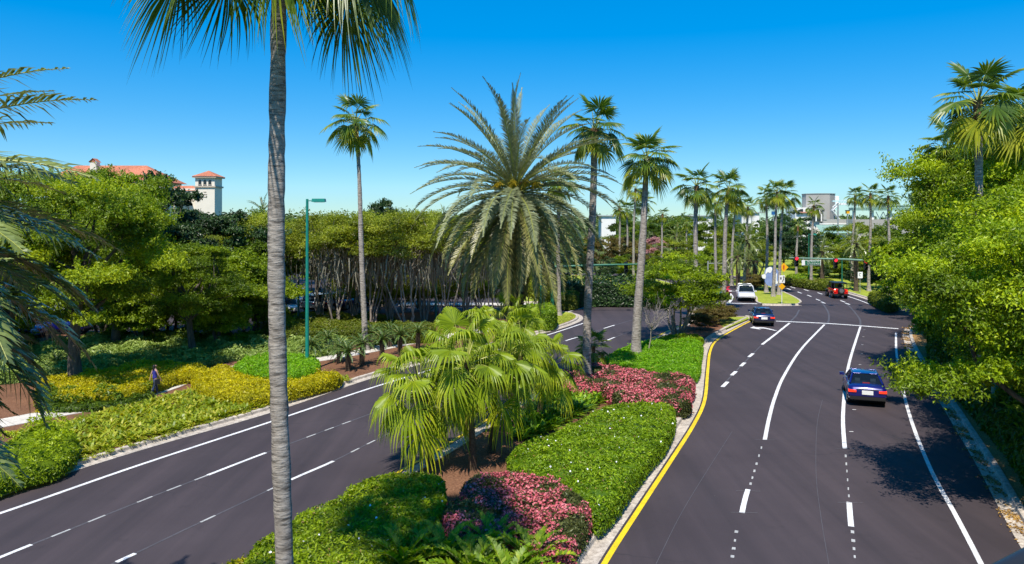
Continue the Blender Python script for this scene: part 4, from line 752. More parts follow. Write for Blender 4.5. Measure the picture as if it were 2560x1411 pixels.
# date palms
def dset(mat, seed, ll, lw, npair, L=5.2, vee=.45, droopl=.25, rach=.03, low=.92, fan=0):
    return {k: [pin_frond(k, L*(1 if k > 0 else low), b, npair, ll, lw, seed+k+j, mat, vee, droopl, twist=(-.25, .2, .05)[j % 3], rach=rach, fan=fan) for j in range(3)] for k, b in ((86, 22), (68, 34), (48, 48), (28, 58), (10, 64), (-12, 62), (-35, 46), (-55, 30))}
DB = dset(date_m, 700, .50, .044, 80); DO = dset(dateo_m, 760, .50, .042, 72, low=1.0)
DN = dset(dateg_m, 820, .80, .044, 84, 4.6, .18, .45, .026, fan=14)
DF = dset(dateg_m, 880, .55, .10, 26, 4.2)
def date_palm(label, x, y, zc, R0, nf, sets, seed, r0=.32, name='date_palm', group='date palms', lo=-55, hi=86, base=5.2, old=None, boots=True, lx=0):
    r = np.random.default_rng(seed); root = thing(name, label, 'palm tree', (x, y, VZ), 0, group); h = zc-VZ
    g = Geo(); n = int(h*5)+4; zz = np.linspace(0, h, n); rad = r0*(1+.25*np.exp(-zz/.4))+r.uniform(-.02, .02, n)+np.where(zz > h-1.0, .10*(zz-h+1), 0); xo = lx*(zz/h)**1.5
    g.tube(np.stack([xo, 0*zz, zz], 1), rad, 14)
    if boots:
        m = int(h/.14)
        for i in range(m):
            for j in range(7):
                a = j*.8976+i*.52; z0 = i*.14; c = np.array([math.cos(a), math.sin(a), 0]); s_ = np.array([-math.sin(a), math.cos(a), 0]); rr = np.interp(z0, zz, rad); o_ = np.array([np.interp(z0, zz, xo), 0, z0])
                b = o_+c*(rr-.01); g.quads([[b-s_*.10, b+s_*.10, b+c*.09+s_*.06+[0, 0, .13], b+c*.09-s_*.06+[0, 0, .13]], [b+c*.09-s_*.06+[0, 0, .13], b+c*.09+s_*.06+[0, 0, .13], b+s_*.08+[0, 0, .17], b-s_*.08+[0, 0, .17]]])
    link('trunk', g.mesh('trunk', date_bark), root)
    ks = sorted(sets)
    for i in range(nf):
        u = (i+.5)/nf; e = hi-(hi-lo)*u**.8+r.normal(0, 5); k = min(ks, key=lambda q: abs(q-e)); st = sets if (old is None or u < .55) else old
        m = st[k][r.integers(0, 3)]; s = R0/base*r.uniform(.88, 1.08); o = link('frond', m, root, (lx, 0, h+.25-.75*u), i*2.39996+r.normal(0, .15)); o.scale = (s,)*3; o.rotation_euler = (r.normal(0, .1), math.radians(-(e-k)), o.rotation_euler[2])
    return root, h
dp, dh = date_palm('big silvery date palm with yellow fruit strands in the middle of the median', .2, 40, Z(480, 40), 6.0, 150, DB, 5, r0=.40, old=DO, lo=-74)
def fruit(root, h, n=8, zoff=.15):
    for i in range(n):
        a = i*2.4+.4; g = Geo(); r = np.random.default_rng(i); b = np.array([math.cos(a)*.2, math.sin(a)*.2, h+zoff]); tip = b+np.array([math.cos(a)*.75, math.sin(a)*.75, .35]); g.tube([b, (b+tip)/2+[0, 0, .12], tip], .03, 5, 1)
        for j in range(46):
            e = tip+r.normal(0, .16, 3)+[math.cos(a)*.2, math.sin(a)*.2, -.18]; g.tube([tip, (tip+e)/2+[0, 0, .06], e], [.012, .014, .02], 3)
        link('fruit_strands', g.mesh('fruit_strands', [yfruit, flat_mat('orange_stalk', (.55, .22, .03), .5)]), root)
fruit(dp, dh)
date_palm('dark green date palm hanging in from the left edge', -10.8, 10.8, 9.0, 4.8, 230, DN, 9, base=4.6, r0=.3, lo=-68, hi=66, boots=False)
date_palm('lower date palm whose fronds droop at the lower left edge', -10.1, 9.4, 7.3, 4.0, 120, DN, 10, base=4.6, r0=.3, lo=-50, boots=False)
for (px, d, cy, rp, lab, nf) in ((1870, 112, 600, 42, 'dark date palm behind the twin fan palms', 34), (1845, 104, 640, 34, 'shaggy date palm left of the three dark trunks', 30), (1872, 106, 648, 30, 'middle date palm of the three dark trunks', 26), (1888, 104, 652, 28, 'right date palm of the three dark trunks', 26),
   (2140, 100, 608, 42, 'shaggy date palm right of the green street sign', 36), (2055, 108, 628, 34, 'date palm directly behind the green street sign', 34), (1690, 150, 592, 30, 'distant date palm below the slender lone palm', 28), (2218, 104, 604, 34, 'date palm half hidden by the right-hand trees', 30),
   (658, 92, 533, 42, 'date palm top peeping over the trees left of the lamp post', 30), (1815, 110, 650, 32, 'yellowish date palm left of the far island', 28), (1110, 118, 545, 30, 'distant date palm top behind the grove', 26)):
    date_palm(lab, X(px, d), d, Z(cy, d), rp/F*d*1.25, nf, DF, int(px), r0=.3, base=4.2, boots=False, group='distant date palms')
# sagos
SF = {k: [pin_frond(k, 1.15, 75, 40, .16, .022, 900+k+j, sago_m, .25, .1, .08, rach=.012) for j in range(2)] for k in (75, 50, 28, 8)}
def rosette(name, label, x, y, h, nf, meshes, r0, cat, group, sc=1.0, lo=0, hi=78, barkm=date_bark, seed=0, z=VZ):
    r = np.random.default_rng(seed); root = thing(name, label, cat, (x, y, z), 0, group); g = Geo(); g.tube([(0, 0, 0), (0, 0, h*.5), (0, 0, h)], [r0, r0, r0*.9], 10); link('trunk', g.mesh('trunk', barkm, True), root); ks = sorted(meshes)
    for i in range(nf):
        e = hi-(hi-lo)*(i+.5)/nf; k = min(ks, key=lambda q: abs(q-e)); o = link('frond', meshes[k][r.integers(0, len(meshes[k]))], root, (0, 0, h), i*2.4+r.normal(0, .15)); o.scale = (sc*r.uniform(.9, 1.1),)*3; o.rotation_euler[1] = math.radians(-(e-k))
for i, (px, py, h, lab) in enumerate(((870, 932, 1.1, 'sago palm nearest the kerb beside the golden hedge'), (905, 920, 1.3, 'sago palm at the foot of the slim fan palm'), (848, 912, .9, 'sago palm just right of the lime mound'), (955, 908, 1.4, 'sago palm right of the slim fan palm'), (1000, 892, 1.3, 'sago palm nearest the fountain palms'),
   (1045, 878, 1.2, 'sago palm half hidden by the fountain palms'), (778, 895, .7, 'sago palm behind the lime mound'), (975, 872, 1.1, 'sago palm at the back of the row'), (930, 878, 1.1, 'sago palm before the long clipped hedge'), (140, 935, .5, 'sago palm under the forked oak'), (820, 880, .7, 'sago palm left of the row by the ground cover'))):
    c = G(px, py); rosette('sago_palm', lab, c[0], c[1], h, 34, SF, .17, 'sago palm', 'sago palms beside the path', seed=i, sc=1.05)
ZF = {k: [pin_frond(k, 1.35, 55, 17, .24, .085, 950+k+j, zam_m, .5, .15, .12, rach=.014) for j in range(3)] for k in (80, 60, 40, 18)}
for i, (px, py, lab) in enumerate(((1235, 1420, 'broad-leaved cycad with an upright new leaf below the pink azaleas'), (1110, 1440, 'broad-leaved cycad in the middle of the bottom edge'), (1330, 1455, 'yellow-tipped cycad nearest the right kerb at the bottom edge'), (1010, 1460, 'broad-leaved cycad beside the lime hedge'), (1180, 1480, 'cycad cut by the bottom edge of the photo'), (1270, 1510, 'cycad almost below the frame at the bottom edge'))):
    c = G(px, py); rosette('cycad_plant', lab, c[0], c[1], .2, 26, ZF, .12, 'cycad', 'cycads at the bottom of the median', seed=80+i, sc=1.0, lo=12)
gy = hedge('golden_bush', 'small golden bush at the bottom edge left of the palm trunk', [(552, 1412), (570, 1398), (600, 1394), (632, 1402), (640, 1415), (600, 1440), (560, 1436)], .6, yel_m, 600, .05, cat='bush')

# ------------------------------------------------------------------ street furniture
teal = flat_mat('teal_paint', (0.008, 0.20, 0.155), .4, 0, .5, var=.15, nscale=2); greenp = flat_mat('green_pole_paint', (0.012, 0.12, 0.07), .4, var=.15); steel = flat_mat('galvanised_steel', (.42, .43, .42), .45, .4, var=.15)
black = flat_mat('black_plastic', (.015, .015, .016), .4); white = flat_mat('white_sign', (.78, .78, .76), .5); yelsign = flat_mat('yellow_sign', (.80, .40, .005), .5); redlit = flat_mat('red_signal_lens', (.6, .01, .01), .3, emit=((1, .02, .04), 2.2)); dkglass = flat_mat('dark_lens', (.03, .02, .02), .2)
redp = flat_mat('red_symbol', (.45, .02, .02), .5); signgreen = flat_mat('green_sign', (.008, .13, .06), .45); glassl = flat_mat('lamp_lens', (.55, .6, .6), .2)
def lamp_post(label, px, py, top_py=None, h=None, arm=1, group='teal lamp posts', r=.085, head=True, z=VZ, pm=None):
    teal_ = pm or teal
    c = G(px, py, z); h = h or (Z(top_py, c[1])-z); root = thing('lamp_post', label, 'lamp post', (c[0], c[1], z), 0, group)
    g = Geo(); g.tube([(0, 0, 0), (0, 0, .06)], .19, 12); g.tube([(0, 0, .06), (0, 0, .28)], [.13, .12], 12); g.tube([(0, 0, .28), (0, 0, h*.5), (0, 0, h)], [r*1.25, r*1.05, r*.8], 12); link('pole', g.mesh('pole', teal_, True), root)
    if head:
        g = Geo(); g.tube([(0, 0, h-.1), (arm*.35, 0, h-.1)], .035, 8); link('bracket', g.mesh('bracket', teal), root)
        g = Geo(); g.box((arm*.72, 0, h-.08), (.82, .42, .2), taper=.92); hd = link('lamp_head', g.mesh('lamp_head', teal), root); g = Geo(); g.box((arm*.74, 0, h-.19), (.6, .34, .03)); link('lens', g.mesh('lens', glassl), hd)
    return root
lamp_post('teal lamp post with a flat box lamp beside the lime green mound', 768, 930, 498, r=.10)
lamp_post('teal lamp post standing in the grove by the parked white cars', 746, 800, 578, r=.08)
lamp_post('slim teal post behind the left fronds of the date palm', 1090, 800, None, h=8.2, r=.08, arm=-1)
lamp_post('slim teal post beside the dark boxed corner hedge', 1352, 790, None, h=7.5, r=.07, head=False)
lamp_post('teal post showing through the undergrowth at the right edge', 2487, 1075, None, h=8.6, r=.12)
lamp_post('tall slim teal pole beside the far palm near the street sign', 2022, 704, 585, r=.09, pm=greenp)
lamp_post('short teal pole behind the red jeep', 2105, 718, None, h=4.0, r=.1, head=False, pm=greenp)
def signal_head(parent, x, z, y=-.3, lit=True):
    g = Geo(); g.box((x, y, z), (.36, .26, 1.08)); hd = link('signal_head', g.mesh('signal_head', black), parent)
    for k, (m, r_) in enumerate(((redlit if lit else dkglass, .17), (dkglass, .13), (dkglass, .13))):
        zz = z+.34-.34*k; a = np.linspace(0, 6.283, 17)[:-1]; g = Geo(); g.poly([(x+r_*math.cos(q), y-.137, zz+r_*math.sin(q)) for q in a][::1]); link('lens', g.mesh('lens', m), hd)
        g = Geo(); a = np.linspace(-.2, 3.34, 9); g.grid(np.stack([np.stack([x+.165*np.cos(a), np.full(9, y-.13), zz+.165*np.sin(a)], 1), np.stack([x+.165*np.cos(a), np.full(9, y-.32), zz-.02+.165*np.sin(a)], 1)])); link('visor', g.mesh('visor', black), hd)
def letters(parent, txt, x, z, y, size, mat, name='lettering', rz=0):
    c = bpy.data.curves.new('lettering', 'FONT'); c.body = txt; c.size = size; c.extrude = .004; c.align_x = 'CENTER'; c.align_y = 'CENTER'; t = bpy.data.objects.new('lettering', c); COL.objects.link(t)
    dg = bpy.context.evaluated_depsgraph_get(); me = bpy.data.meshes.new_from_object(t.evaluated_get(dg)); bpy.data.objects.remove(t); me.materials.clear(); me.materials.append(mat)
    o = link(name, me, parent, (x, y, z)); o.rotation_euler = (math.pi/2, 0, rz); return o
d = 82; root = thing('traffic_signal', 'green mast arm carrying three red lights over the outbound lanes', 'traffic light', (X(2262, d), d, VZ))
x0 = X(2262, d); zA = Z(658, d)-VZ; zB = Z(645, d)-VZ; xe = X(1973, d)-x0
g = Geo(); g.tube([(0, 0, 0), (0, 0, 3), (0, 0, zA+.5)], [.22, .17, .14], 12); link('pole', g.mesh('pole', greenp, True), root)
g = Geo(); g.tube([(0, 0, zA), (xe*.5, 0, zA*.5+zB*.5+.1), (xe, 0, zB)], [.15, .11, .06], 10); g.tube([(xe+.3, 0, zB), (xe+.3, 0, zB+.35)], .03, 6); link('mast_arm', g.mesh('mast_arm', flat_mat('pale_green_arm', (.16, .27, .20), .4), True), root)
for px in (1988, 2085.5, 2161): 
    x = X(px, d)-x0; t_ = x/xe; signal_head(root, x, zA+(zB-zA)*t_-.36)
sx = X(2027, d)-x0; sz = Z(657, d)-VZ; g = Geo(); g.box((sx, -.12, sz), (2.05, .04, .56)); sg = link('street_sign', g.mesh('street_sign', white), root); g = Geo(); g.box((sx+.14, -.15, sz), (1.64, .02, .47)); link('sign_panel', g.mesh('sign_panel', signgreen), sg)
letters(sg, 'Sea Harbor Dr', sx+.2, sz+.11, -.165, .22, white); letters(sg, 'to Central Pkwy', sx+.22, sz-.12, -.165, .2, white)
g = Geo(); g.tube([(sx-.8, -.05, sz+.25), (sx-.8, -.05, sz+.62)], .03, 6); g.tube([(sx+.8, -.05, sz+.25), (sx+.8, -.05, sz+.58)], .03, 6); link('hanger', g.mesh('hanger', steel), root)
d = 77; root = thing('traffic_signal', 'thick green signal pole and bare mast arm left of the tall median palm', 'traffic light', (X(1381, d), d, VZ)); x0 = X(1381, d)
zA = Z(668, d)-VZ; zB = Z(661, d)-VZ; xe = X(1606, d)-x0; g = Geo(); g.tube([(0, 0, 0), (0, 0, 3), (0, 0, zA+.45)], [.2, .18, .16], 12); link('pole', g.mesh('pole', greenp, True), root); g = Geo(); g.tube([(0, 0, zA), (xe*.5, 0, zA*.5+zB*.5+.05), (xe, 0, zB)], [.13, .11, .08], 10); link('mast_arm', g.mesh('mast_arm', greenp, True), root)
signal_head(root, X(1566, d)-x0, zB-.35, .3, False)
d = 118; root = thing('traffic_signal', 'thin distant mast arm behind the rounded median tree', 'traffic light', (X(1770, d), d, VZ)); g = Geo(); g.tube([(0, 0, 0), (0, 0, Z(655, d))], .1, 8); g.tube([(0, 0, Z(661, d)), (X(1850, d)-X(1770, d), 0, Z(661, d))], .06, 6); link('pole_and_arm', g.mesh('pole_and_arm', steel), root)
def sign(label, px, py, parts, h, name='road_sign', cat='sign', pm=steel, z=VZ, thick=.03):
    c = G(px, py, z); root = thing(name, label, cat, (c[0], c[1], z)); g = Geo(); g.tube([(0, .05, 0), (0, .05, h)], thick, 6); link('post', g.mesh('post', pm), root)
    for kind, cz, w, hh, m in parts:
        g = Geo()
        if kind == 'diamond':
            P = [(0, 0, cz-w), (w, 0, cz), (0, 0, cz+w), (-w, 0, cz)]; g.poly(P); g.poly([(p[0], .02, p[2]) for p in P[::-1]])
            for a, b in zip(P, P[1:]+P[:1]): g.poly([a, (a[0], .02, a[2]), (b[0], .02, b[2]), b])
        else: g.box((0, 0, cz), (w, .03, hh))
        link('sign_plate', g.mesh('sign_plate', m), root)
    return root
s1 = sign('keep-right sign with curved arrows above a yellow diamond on the island nose', 1955, 760, [('box', 2.75, .62, .85, white), ('diamond', 1.93, .38, 0, yelsign)], 3.2, pm=white, thick=.035)
g = Geo(); 
for P in ([(-.20, .95), (-.06, .95), (-.06, 1.13), (-.02, 1.13), (-.13, 1.25), (-.24, 1.13), (-.20, 1.13)],): 
    g.poly([(p[0], -.02, 2.75-1.05+p[1]-.05+.1) for p in P])
g.grid(np.stack([[( .02, -.02, 2.42), (.10, -.02, 2.42)], [(.04, -.02, 2.6), (.13, -.02, 2.58)], [(.14, -.02, 2.75), (.22, -.02, 2.7)], [(.15, -.02, 2.95), (.23, -.02, 2.95)]])); g.poly([(.08, -.02, 2.95), (.19, -.02, 3.1), (.30, -.02, 2.95)]); link('arrow_symbols', g.mesh('arrow_symbols', black), s1)
s2 = sign('yellow diamond warning sign beyond the far island', 1959.5, 702, [('diamond', 2.05, .72, 0, yelsign)], 2.7); g = Geo(); g.box((0, -.02, 2.05), (.17, .02, .62)); link('warning_symbol', g.mesh('warning_symbol', redp), s2)
s3 = sign('white square sign with a black curved symbol on the far verge', 2150.5, 733, [('box', 2.3, .62, .8, white)], 2.7); g = Geo(); a = np.linspace(.6, 5.2, 12); g.grid(np.stack([np.stack([.10*np.cos(a), np.full(12, -.02), 2.35+.14*np.sin(a)], 1), np.stack([.17*np.cos(a), np.full(12, -.02), 2.35+.21*np.sin(a)], 1)])); link('black_symbol', g.mesh('black_symbol', black), s3)
def whale_sign():
    d = 95; root = thing('sculpture_sign', 'rounded blue board with white highlight shapes among the island palms', 'sign', (X(1929, d), d, VZ), sc=.78); g = Geo(); g.tube([(.2, .3, 0), (.2, .3, 2)], .16, 8); link('post', g.mesh('post', white), root)
    P = [(-.6, 1.3), (.5, 1.1), (1.0, 1.5), (1.25, 2.4), (1.2, 3.3), (.75, 4.0), (0, 4.25), (-.7, 4.05), (-1.05, 3.5), (-1.1, 2.6), (-1.0, 1.7)]; Q = spline([np.array([p[0], 0, p[1]+.2]) for p in P+[P[0]]], .2)[:-1]
    g = Geo(); g.poly(Q); g.poly(Q[::-1]+[0, .25, 0]); g.grid(np.stack([Q, Q+[0, .25, 0]]), close=True); link('board', g.mesh('board', flat_mat('blue_board', (.20, .27, .50), .5, var=.2, nscale=1.0)), root)
    for pp in ([(-1.05, 3.0), (-.85, 3.9), (-.2, 4.3), (.1, 3.9), (-.2, 3.3), (-.6, 3.4)], [(-1.6, 3.0), (-1.0, 3.1), (-1.0, 2.4), (-1.5, 2.5)], [(.35, 1.4), (.5, 2.6), (.85, 3.3), (.8, 2.2), (1.05, 1.7)]):
        Q = spline([np.array([p[0], -.04, p[1]+.2]) for p in pp+[pp[0]]], .15)[:-1]; g = Geo(); g.poly(Q); g.poly(Q[::-1]+[0, .03, 0]); g.grid(np.stack([Q, Q+[0, .03, 0]]), close=True); link('white_highlight', g.mesh('white_highlight', white), root)  # whitish highlights of the board, modelled as white slabs on its face
whale_sign()

# ------------------------------------------------------------------ vehicles
def paint(name, c): return flat_mat(name, c, .25, .25, .6, coat=1.0)
def glass_mat():
    m, t, o = node_mat('car_glass'); p = N(t, 'ShaderNodeBsdfPrincipled'); p.inputs['Base Color'].default_value = (.01, .015, .02, 1); p.inputs['Roughness'].default_value = .03; tr = N(t, 'ShaderNodeBsdfTransparent'); tr.inputs[0].default_value = (.55, .65, .7, 1)
    mx = N(t, 'ShaderNodeMixShader'); mx.inputs[0].default_value = .45; t.links.new(p.outputs[0], mx.inputs[1]); t.links.new(tr.outputs[0], mx.inputs[2]); t.links.new(mx.outputs[0], o.inputs[0]); return m
cglass = glass_mat(); tyre_m = flat_mat('tyre_rubber', (.012, .012, .012), .8); rim_m = flat_mat('alloy_rim', (.45, .45, .46), .3, .8); redl = flat_mat('tail_light_red', (.5, .01, .01), .15, emit=((1, .06, .01), .8)); headl = flat_mat('headlight_glass', (.7, .72, .75), .1); chrome = flat_mat('chrome', (.75, .75, .78), .08, 1.0); plate_m = flat_mat('number_plate', (.75, .76, .74), .4); cloth = flat_mat('grey_seat', (.30, .33, .36), .8); interior = flat_mat('dark_interior', (.02, .02, .025), .8); underm = flat_mat('underbody', (.01, .01, .01), .9)
SEDAN = dict(L=4.75, W=1.83, zb=.98, zr=1.45, wb=2.75, st=[(-2.375, .55, .78, .84), (-2.33, .42, .95, .88), (-2.1, .36, 1.05, .905), (-1.3, .3, 1.04, .915), (0, .3, .98, .915), (1.0, .3, .95, .915), (1.75, .32, .88, .90), (2.2, .36, .76, .86), (2.36, .45, .62, .78)], cab=(-1.75, 1.15, -1.0, .25, .78, .60))
SUV = dict(L=4.7, W=1.88, zb=1.1, zr=1.75, wb=2.7, st=[(-2.35, .5, 1.0, .88), (-2.3, .42, 1.12, .92), (-1.9, .36, 1.14, .94), (0, .34, 1.1, .94), (1.1, .34, 1.08, .94), (1.8, .36, 1.0, .92), (2.2, .4, .88, .88), (2.35, .5, .7, .8)], cab=(-2.2, 1.25, -1.95, .35, .82, .70))
VAN = dict(L=4.9, W=1.94, zb=1.1, zr=1.74, wb=2.95, st=[(-2.55, .5, 1.1, .94), (-2.5, .4, 1.15, .98), (-1.5, .36, 1.16, 1.0), (0.9, .36, 1.14, 1.0), (1.5, .38, 1.08, .98), (2.3, .4, .98, .95), (2.5, .45, .85, .9), (2.55, .55, .75, .85)], cab=(-2.45, 1.5, -2.3, .7, .88, .76))
def loft_body(sp, mat, name='body'):
    axles = (-sp['wb']/2, sp['wb']/2); ys = sorted(set([s[0] for s in sp['st']]+[a+k for a in axles for k in (-.42, -.36, -.2, 0, .2, .36, .42)])); st = np.array(sp['st']); rows = []
    for y in ys:
        zb, zt, w = (np.interp(y, st[:, 0], st[:, k]) for k in (1, 2, 3))
        for a in axles:
            if abs(y-a) < .37: zb = max(zb, .30+math.sqrt(max(0, .39**2-(y-a)**2)))
        m = zb+(zt-zb)*.55
        half = [(w*.6, zb), (w*.95, zb+.02), (w, zb+(m-zb)*.5), (w*1.0, m), (w*.985, zt-.16), (w*.93, zt-.03), (w*.75, zt+.02), (0, zt+.045)]
        pr = [(-a_, z) for a_, z in half[:-1]]+[half[-1]]+[(a_, z) for a_, z in half[:-1][::-1]]
        rows.append([(a_, y, z) for a_, z in pr])
    g = Geo(); P = np.array(rows); g.grid(P[:, ::-1]); g.poly(P[0]); g.poly(P[-1][::-1]); return g.mesh(name, mat, smooth=False)
def car(name, label, cat, x, y, rz, sp, mat, seats=False, group=None, lit=True):
    root = thing(name, label, cat, (x, y, .0), rz, group); b = link('body', loft_body(sp, mat), root)
    for p in b.data.polygons: p.use_smooth = len(p.vertices) == 4
    y0, y1, r0, r1, wb, wr = sp['cab']; zb, zr = sp['zb'], sp['zr']; z0 = lambda yy: float(np.interp(yy, [s[0] for s in sp['st']], [s[2] for s in sp['st']]))
    bl = lambda sx, yy: np.array([sx*wb, yy, z0(yy)+.01]); tl = lambda sx, yy: np.array([sx*wr, yy, zr])
    # roof: crowned sheet
    g = Geo(); u = np.linspace(-1, 1, 7); v = np.linspace(r0-.06, r1+.06, 6); g.grid([[(a*(wr+.03), q, zr+.06*(1-a*a)-.03*((q-(r0+r1)/2)/(r1-r0)*2)**2) for a in u] for q in v]); rf = link('roof', g.mesh('roof', mat, True), root)
    g = Geo(); ym = (y0+y1)/2+.1; rm = (r0+r1)/2
    for sx in (-1, 1):
        g.tube([bl(sx, y0), tl(sx, r0)], .055, 6); g.tube([bl(sx, y1), tl(sx, r1)], .04, 6); g.tube([bl(sx, ym), tl(sx, rm)], .035, 6); g.tube([tl(sx, r0), tl(sx, r1)], .045, 6)
    g.tube([tl(-1, r0), tl(1, r0)], .035, 6); g.tube([tl(-1, r1), tl(1, r1)], .03, 6); link('pillars', g.mesh('pillars', mat, True), root)
    def pane(nm, P): g = Geo(); g.poly(P); link(nm, g.mesh(nm, cglass), root)
    pane('rear_window', [bl(-1, y0), bl(1, y0), tl(1, r0), tl(-1, r0)]); pane('windscreen', [bl(1, y1), bl(-1, y1), tl(-1, r1), tl(1, r1)])
    for sx in (-1, 1): pane('side_window', [bl(sx, y0), bl(sx, ym), tl(sx, rm), tl(sx, r0)]); pane('side_window', [bl(sx, ym), bl(sx, y1), tl(sx, r1), tl(sx, rm)])
    g = Geo(); g.box((0, (y0+y1)/2, zb+.07), (wb*1.8, (y1-y0)*.9, .03)); link('interior', g.mesh('interior', interior), root)
    if seats:
        for sx in (-.37, .37):
            g = Geo(); g.box((sx, -.05, zb+.10), (.5, .18, .22)); g.box((sx, -.08, zb+.28), (.27, .12, .17)); link('seat', g.mesh('seat', cloth), root)
            g = Geo(); g.box((sx, -1.05, zb+.16), (.25, .1, .13)); link('headrest', g.mesh('headrest', cloth), root)
        g = Geo(); g.box((0, y0+.15, zb+.11), (.34, .05, .05)); link('brake_light', g.mesh('brake_light', redl), root)
    g = Geo(); g.box((0, 0, .42), (sp['W']*.72, sp['L']*.93, .3)); link('underbody', g.mesh('underbody', underm), root)
    L2 = sp['L']/2; W2_ = sp['W']/2; tz = (.80 if sp is SEDAN else .95)
    for sx in (-1, 1):
        g = Geo(); g.box((sx*(W2_-.26), -L2+.02, tz), (.26, .14, .11)); g.box((sx*(W2_-.09), -L2+.12, tz), (.12, .28, .12)); link('tail_light', g.mesh('tail_light', redl), root)
        g = Geo(); g.box((sx*(W2_-.28), L2-.12, .68 if sp is SEDAN else .8), (.40, .22, .14)); link('headlight', g.mesh('headlight', headl), root)
        g = Geo(); g.box((sx*(W2_+.10), y1-.32, zb+.08), (.22, .1, .15)); g.box((sx*(W2_-.02), y1-.28, zb+.04), (.1, .06, .05)); link('door_mirror', g.mesh('door_mirror', mat if mat is not None else black), root)
        for ay in (-sp['wb']/2, sp['wb']/2):
            wx = sx*(W2_-.12); g = Geo(); g.tube([(wx-sx*.1, ay, .33), (wx+sx*.1, ay, .33)], .33, 18); wl = link('wheel', g.mesh('wheel', tyre_m), root)
            g = Geo(); g.tube([(wx+sx*.09, ay, .33), (wx+sx*.112, ay, .33)], [.22, .20], 12); link('rim', g.mesh('rim', rim_m), wl)
    g = Geo(); g.box((0, -L2-.005, .74 if sp is SEDAN else .85), (.52, .05, .20)); link('number_plate', g.mesh('number_plate', plate_m), root)
    g = Geo(); g.box((0, -L2+.02, tz+.10), (1.0, .06, .035)); link('trim_strip', g.mesh('trim_strip', chrome), root)
    g = Geo(); g.box((0, -L2+.05, .45), (sp['W']*.9, .16, .16)); link('rear_bumper', g.mesh('rear_bumper', underm), root)
    g = Geo(); g.box((0, L2-.06, .5), (sp['W']*.82, .18, .13)); g.box((0, L2-.03, .72), (.75, .1, .14)); link('grille', g.mesh('grille', black), root)
    return root
def head(px, py, yaw, up=0): return G(px, py)
blue = paint('blue_car_paint', (.006, .008, .13)); dblue = paint('navy_car_paint', (.008, .012, .07)); cwhite = paint('white_car_paint', (.72, .72, .73)); cred = paint('red_car_paint', (.75, .012, .012)); silver = paint('silver_car_paint', (.35, .37, .42)); lblue = paint('light_blue_car_paint', (.12, .25, .5)); cblack = paint('black_car_paint', (.012, .012, .016)); tealp = paint('teal_car_paint', (.02, .25, .35))
def place_car(nm, lab, cat, px, py, yaw, sp, mat, seats=False, rear=True, group=None):
    "px, py: ground point under the end of the car that faces us"
    p = G(px, py); a = math.radians(yaw); L2 = sp['L']/2; f = np.array([-math.sin(a), math.cos(a)]); c = p[:2]+f*L2*(1 if rear else -1)
    return car(nm, lab, cat, c[0], c[1], a, sp, mat, seats, group)
place_car('blue_car', 'royal blue sedan driving away in the middle outbound lane', 'car', 2169, 1019, -20, SEDAN, blue, True)
place_car('blue_car', 'navy blue sedan waiting at the left-turn stop line', 'car', 1911, 817, -12, SEDAN, dblue, True)
place_car('white_van', 'white van facing the camera at the far stop line', 'van', 1868, 755.5, 7, VAN, cwhite, False, rear=True) if False else None
def van():
    p = G(1867, 755.5); a = math.pi+math.radians(-14); f = np.array([-math.sin(a), math.cos(a)]); c = p[:2]-f*VAN['L']/2; car('white_van', 'white van facing the camera at the far stop line', 'van', c[0], c[1], a, VAN, cwhite)
    p = G(1795, 752); a = math.pi+.1; c = p[:2]+np.array([0, 2.4]); car('teal_car', 'light blue car waiting behind the rounded median tree', 'car', c[0], c[1], a, SEDAN, tealp)
    p = G(1809, 742); c = p[:2]+np.array([0, 2.4]); car('red_car', 'red car half hidden by the orange-necked palm trunk', 'car', c[0], c[1], a, SEDAN, cred)
van()
parked = flat_mat('parked_tail_light', (.35, .01, .01), .2)
lot = 'cars in the car park behind the trees'
for nm, lab, px, py, yaw, sp, mat in (('white_suv', 'white car with dark grille parked between the palm trunk and the lamp post', 716, 779, 200, SUV, cwhite), ('silver_suv', 'silver car parked behind the white one near the lamp post', 724, 757, 215, SUV, silver), ('white_suv', 'white car seen from behind right beside the lamp post', 768, 782, -20, SUV, cwhite),
    ('black_car', 'black car with red tail lights parked right of the lamp post', 802, 781, -20, SUV, cblack), ('blue_car', 'dark blue car parked right of the black car', 838, 777, -15, SUV, blue), ('white_car', 'white car glimpsed through the grove stems', 925, 762, 60, SEDAN, cwhite), ('blue_car', 'light blue car glimpsed through the grove stems', 965, 765, 75, SEDAN, lblue),
    ('white_suv', 'white car parked left of the forked oak trunk', 120, 815, 250, SUV, cwhite), ('blue_car', 'light blue hatchback parked left of the forked oak trunk', 115, 846, 95, SEDAN, lblue), ('blue_car', 'dark blue van-like car behind the forked oak trunk', 150, 833, 90, SUV, blue), ('blue_car', 'bright blue car parked right of the forked oak trunk', 225, 835, 85, SUV, blue), ('grey_car', 'slate grey car behind the date palm fronds', 60, 850, 100, SEDAN, dblue),
    ('white_car', 'white car at the back of the car park left of the palm trunk', 600, 760, 80, SUV, cwhite), ('red_car', 'red car behind the white one left of the oak', 150, 790, 90, SEDAN, cred)):
    r_ = place_car(nm, lab, 'car', px, py, yaw, sp, mat, group=lot)
    for ch in r_.children:
        if ch.name.startswith('tail_light'): ch.data.materials[0] = parked
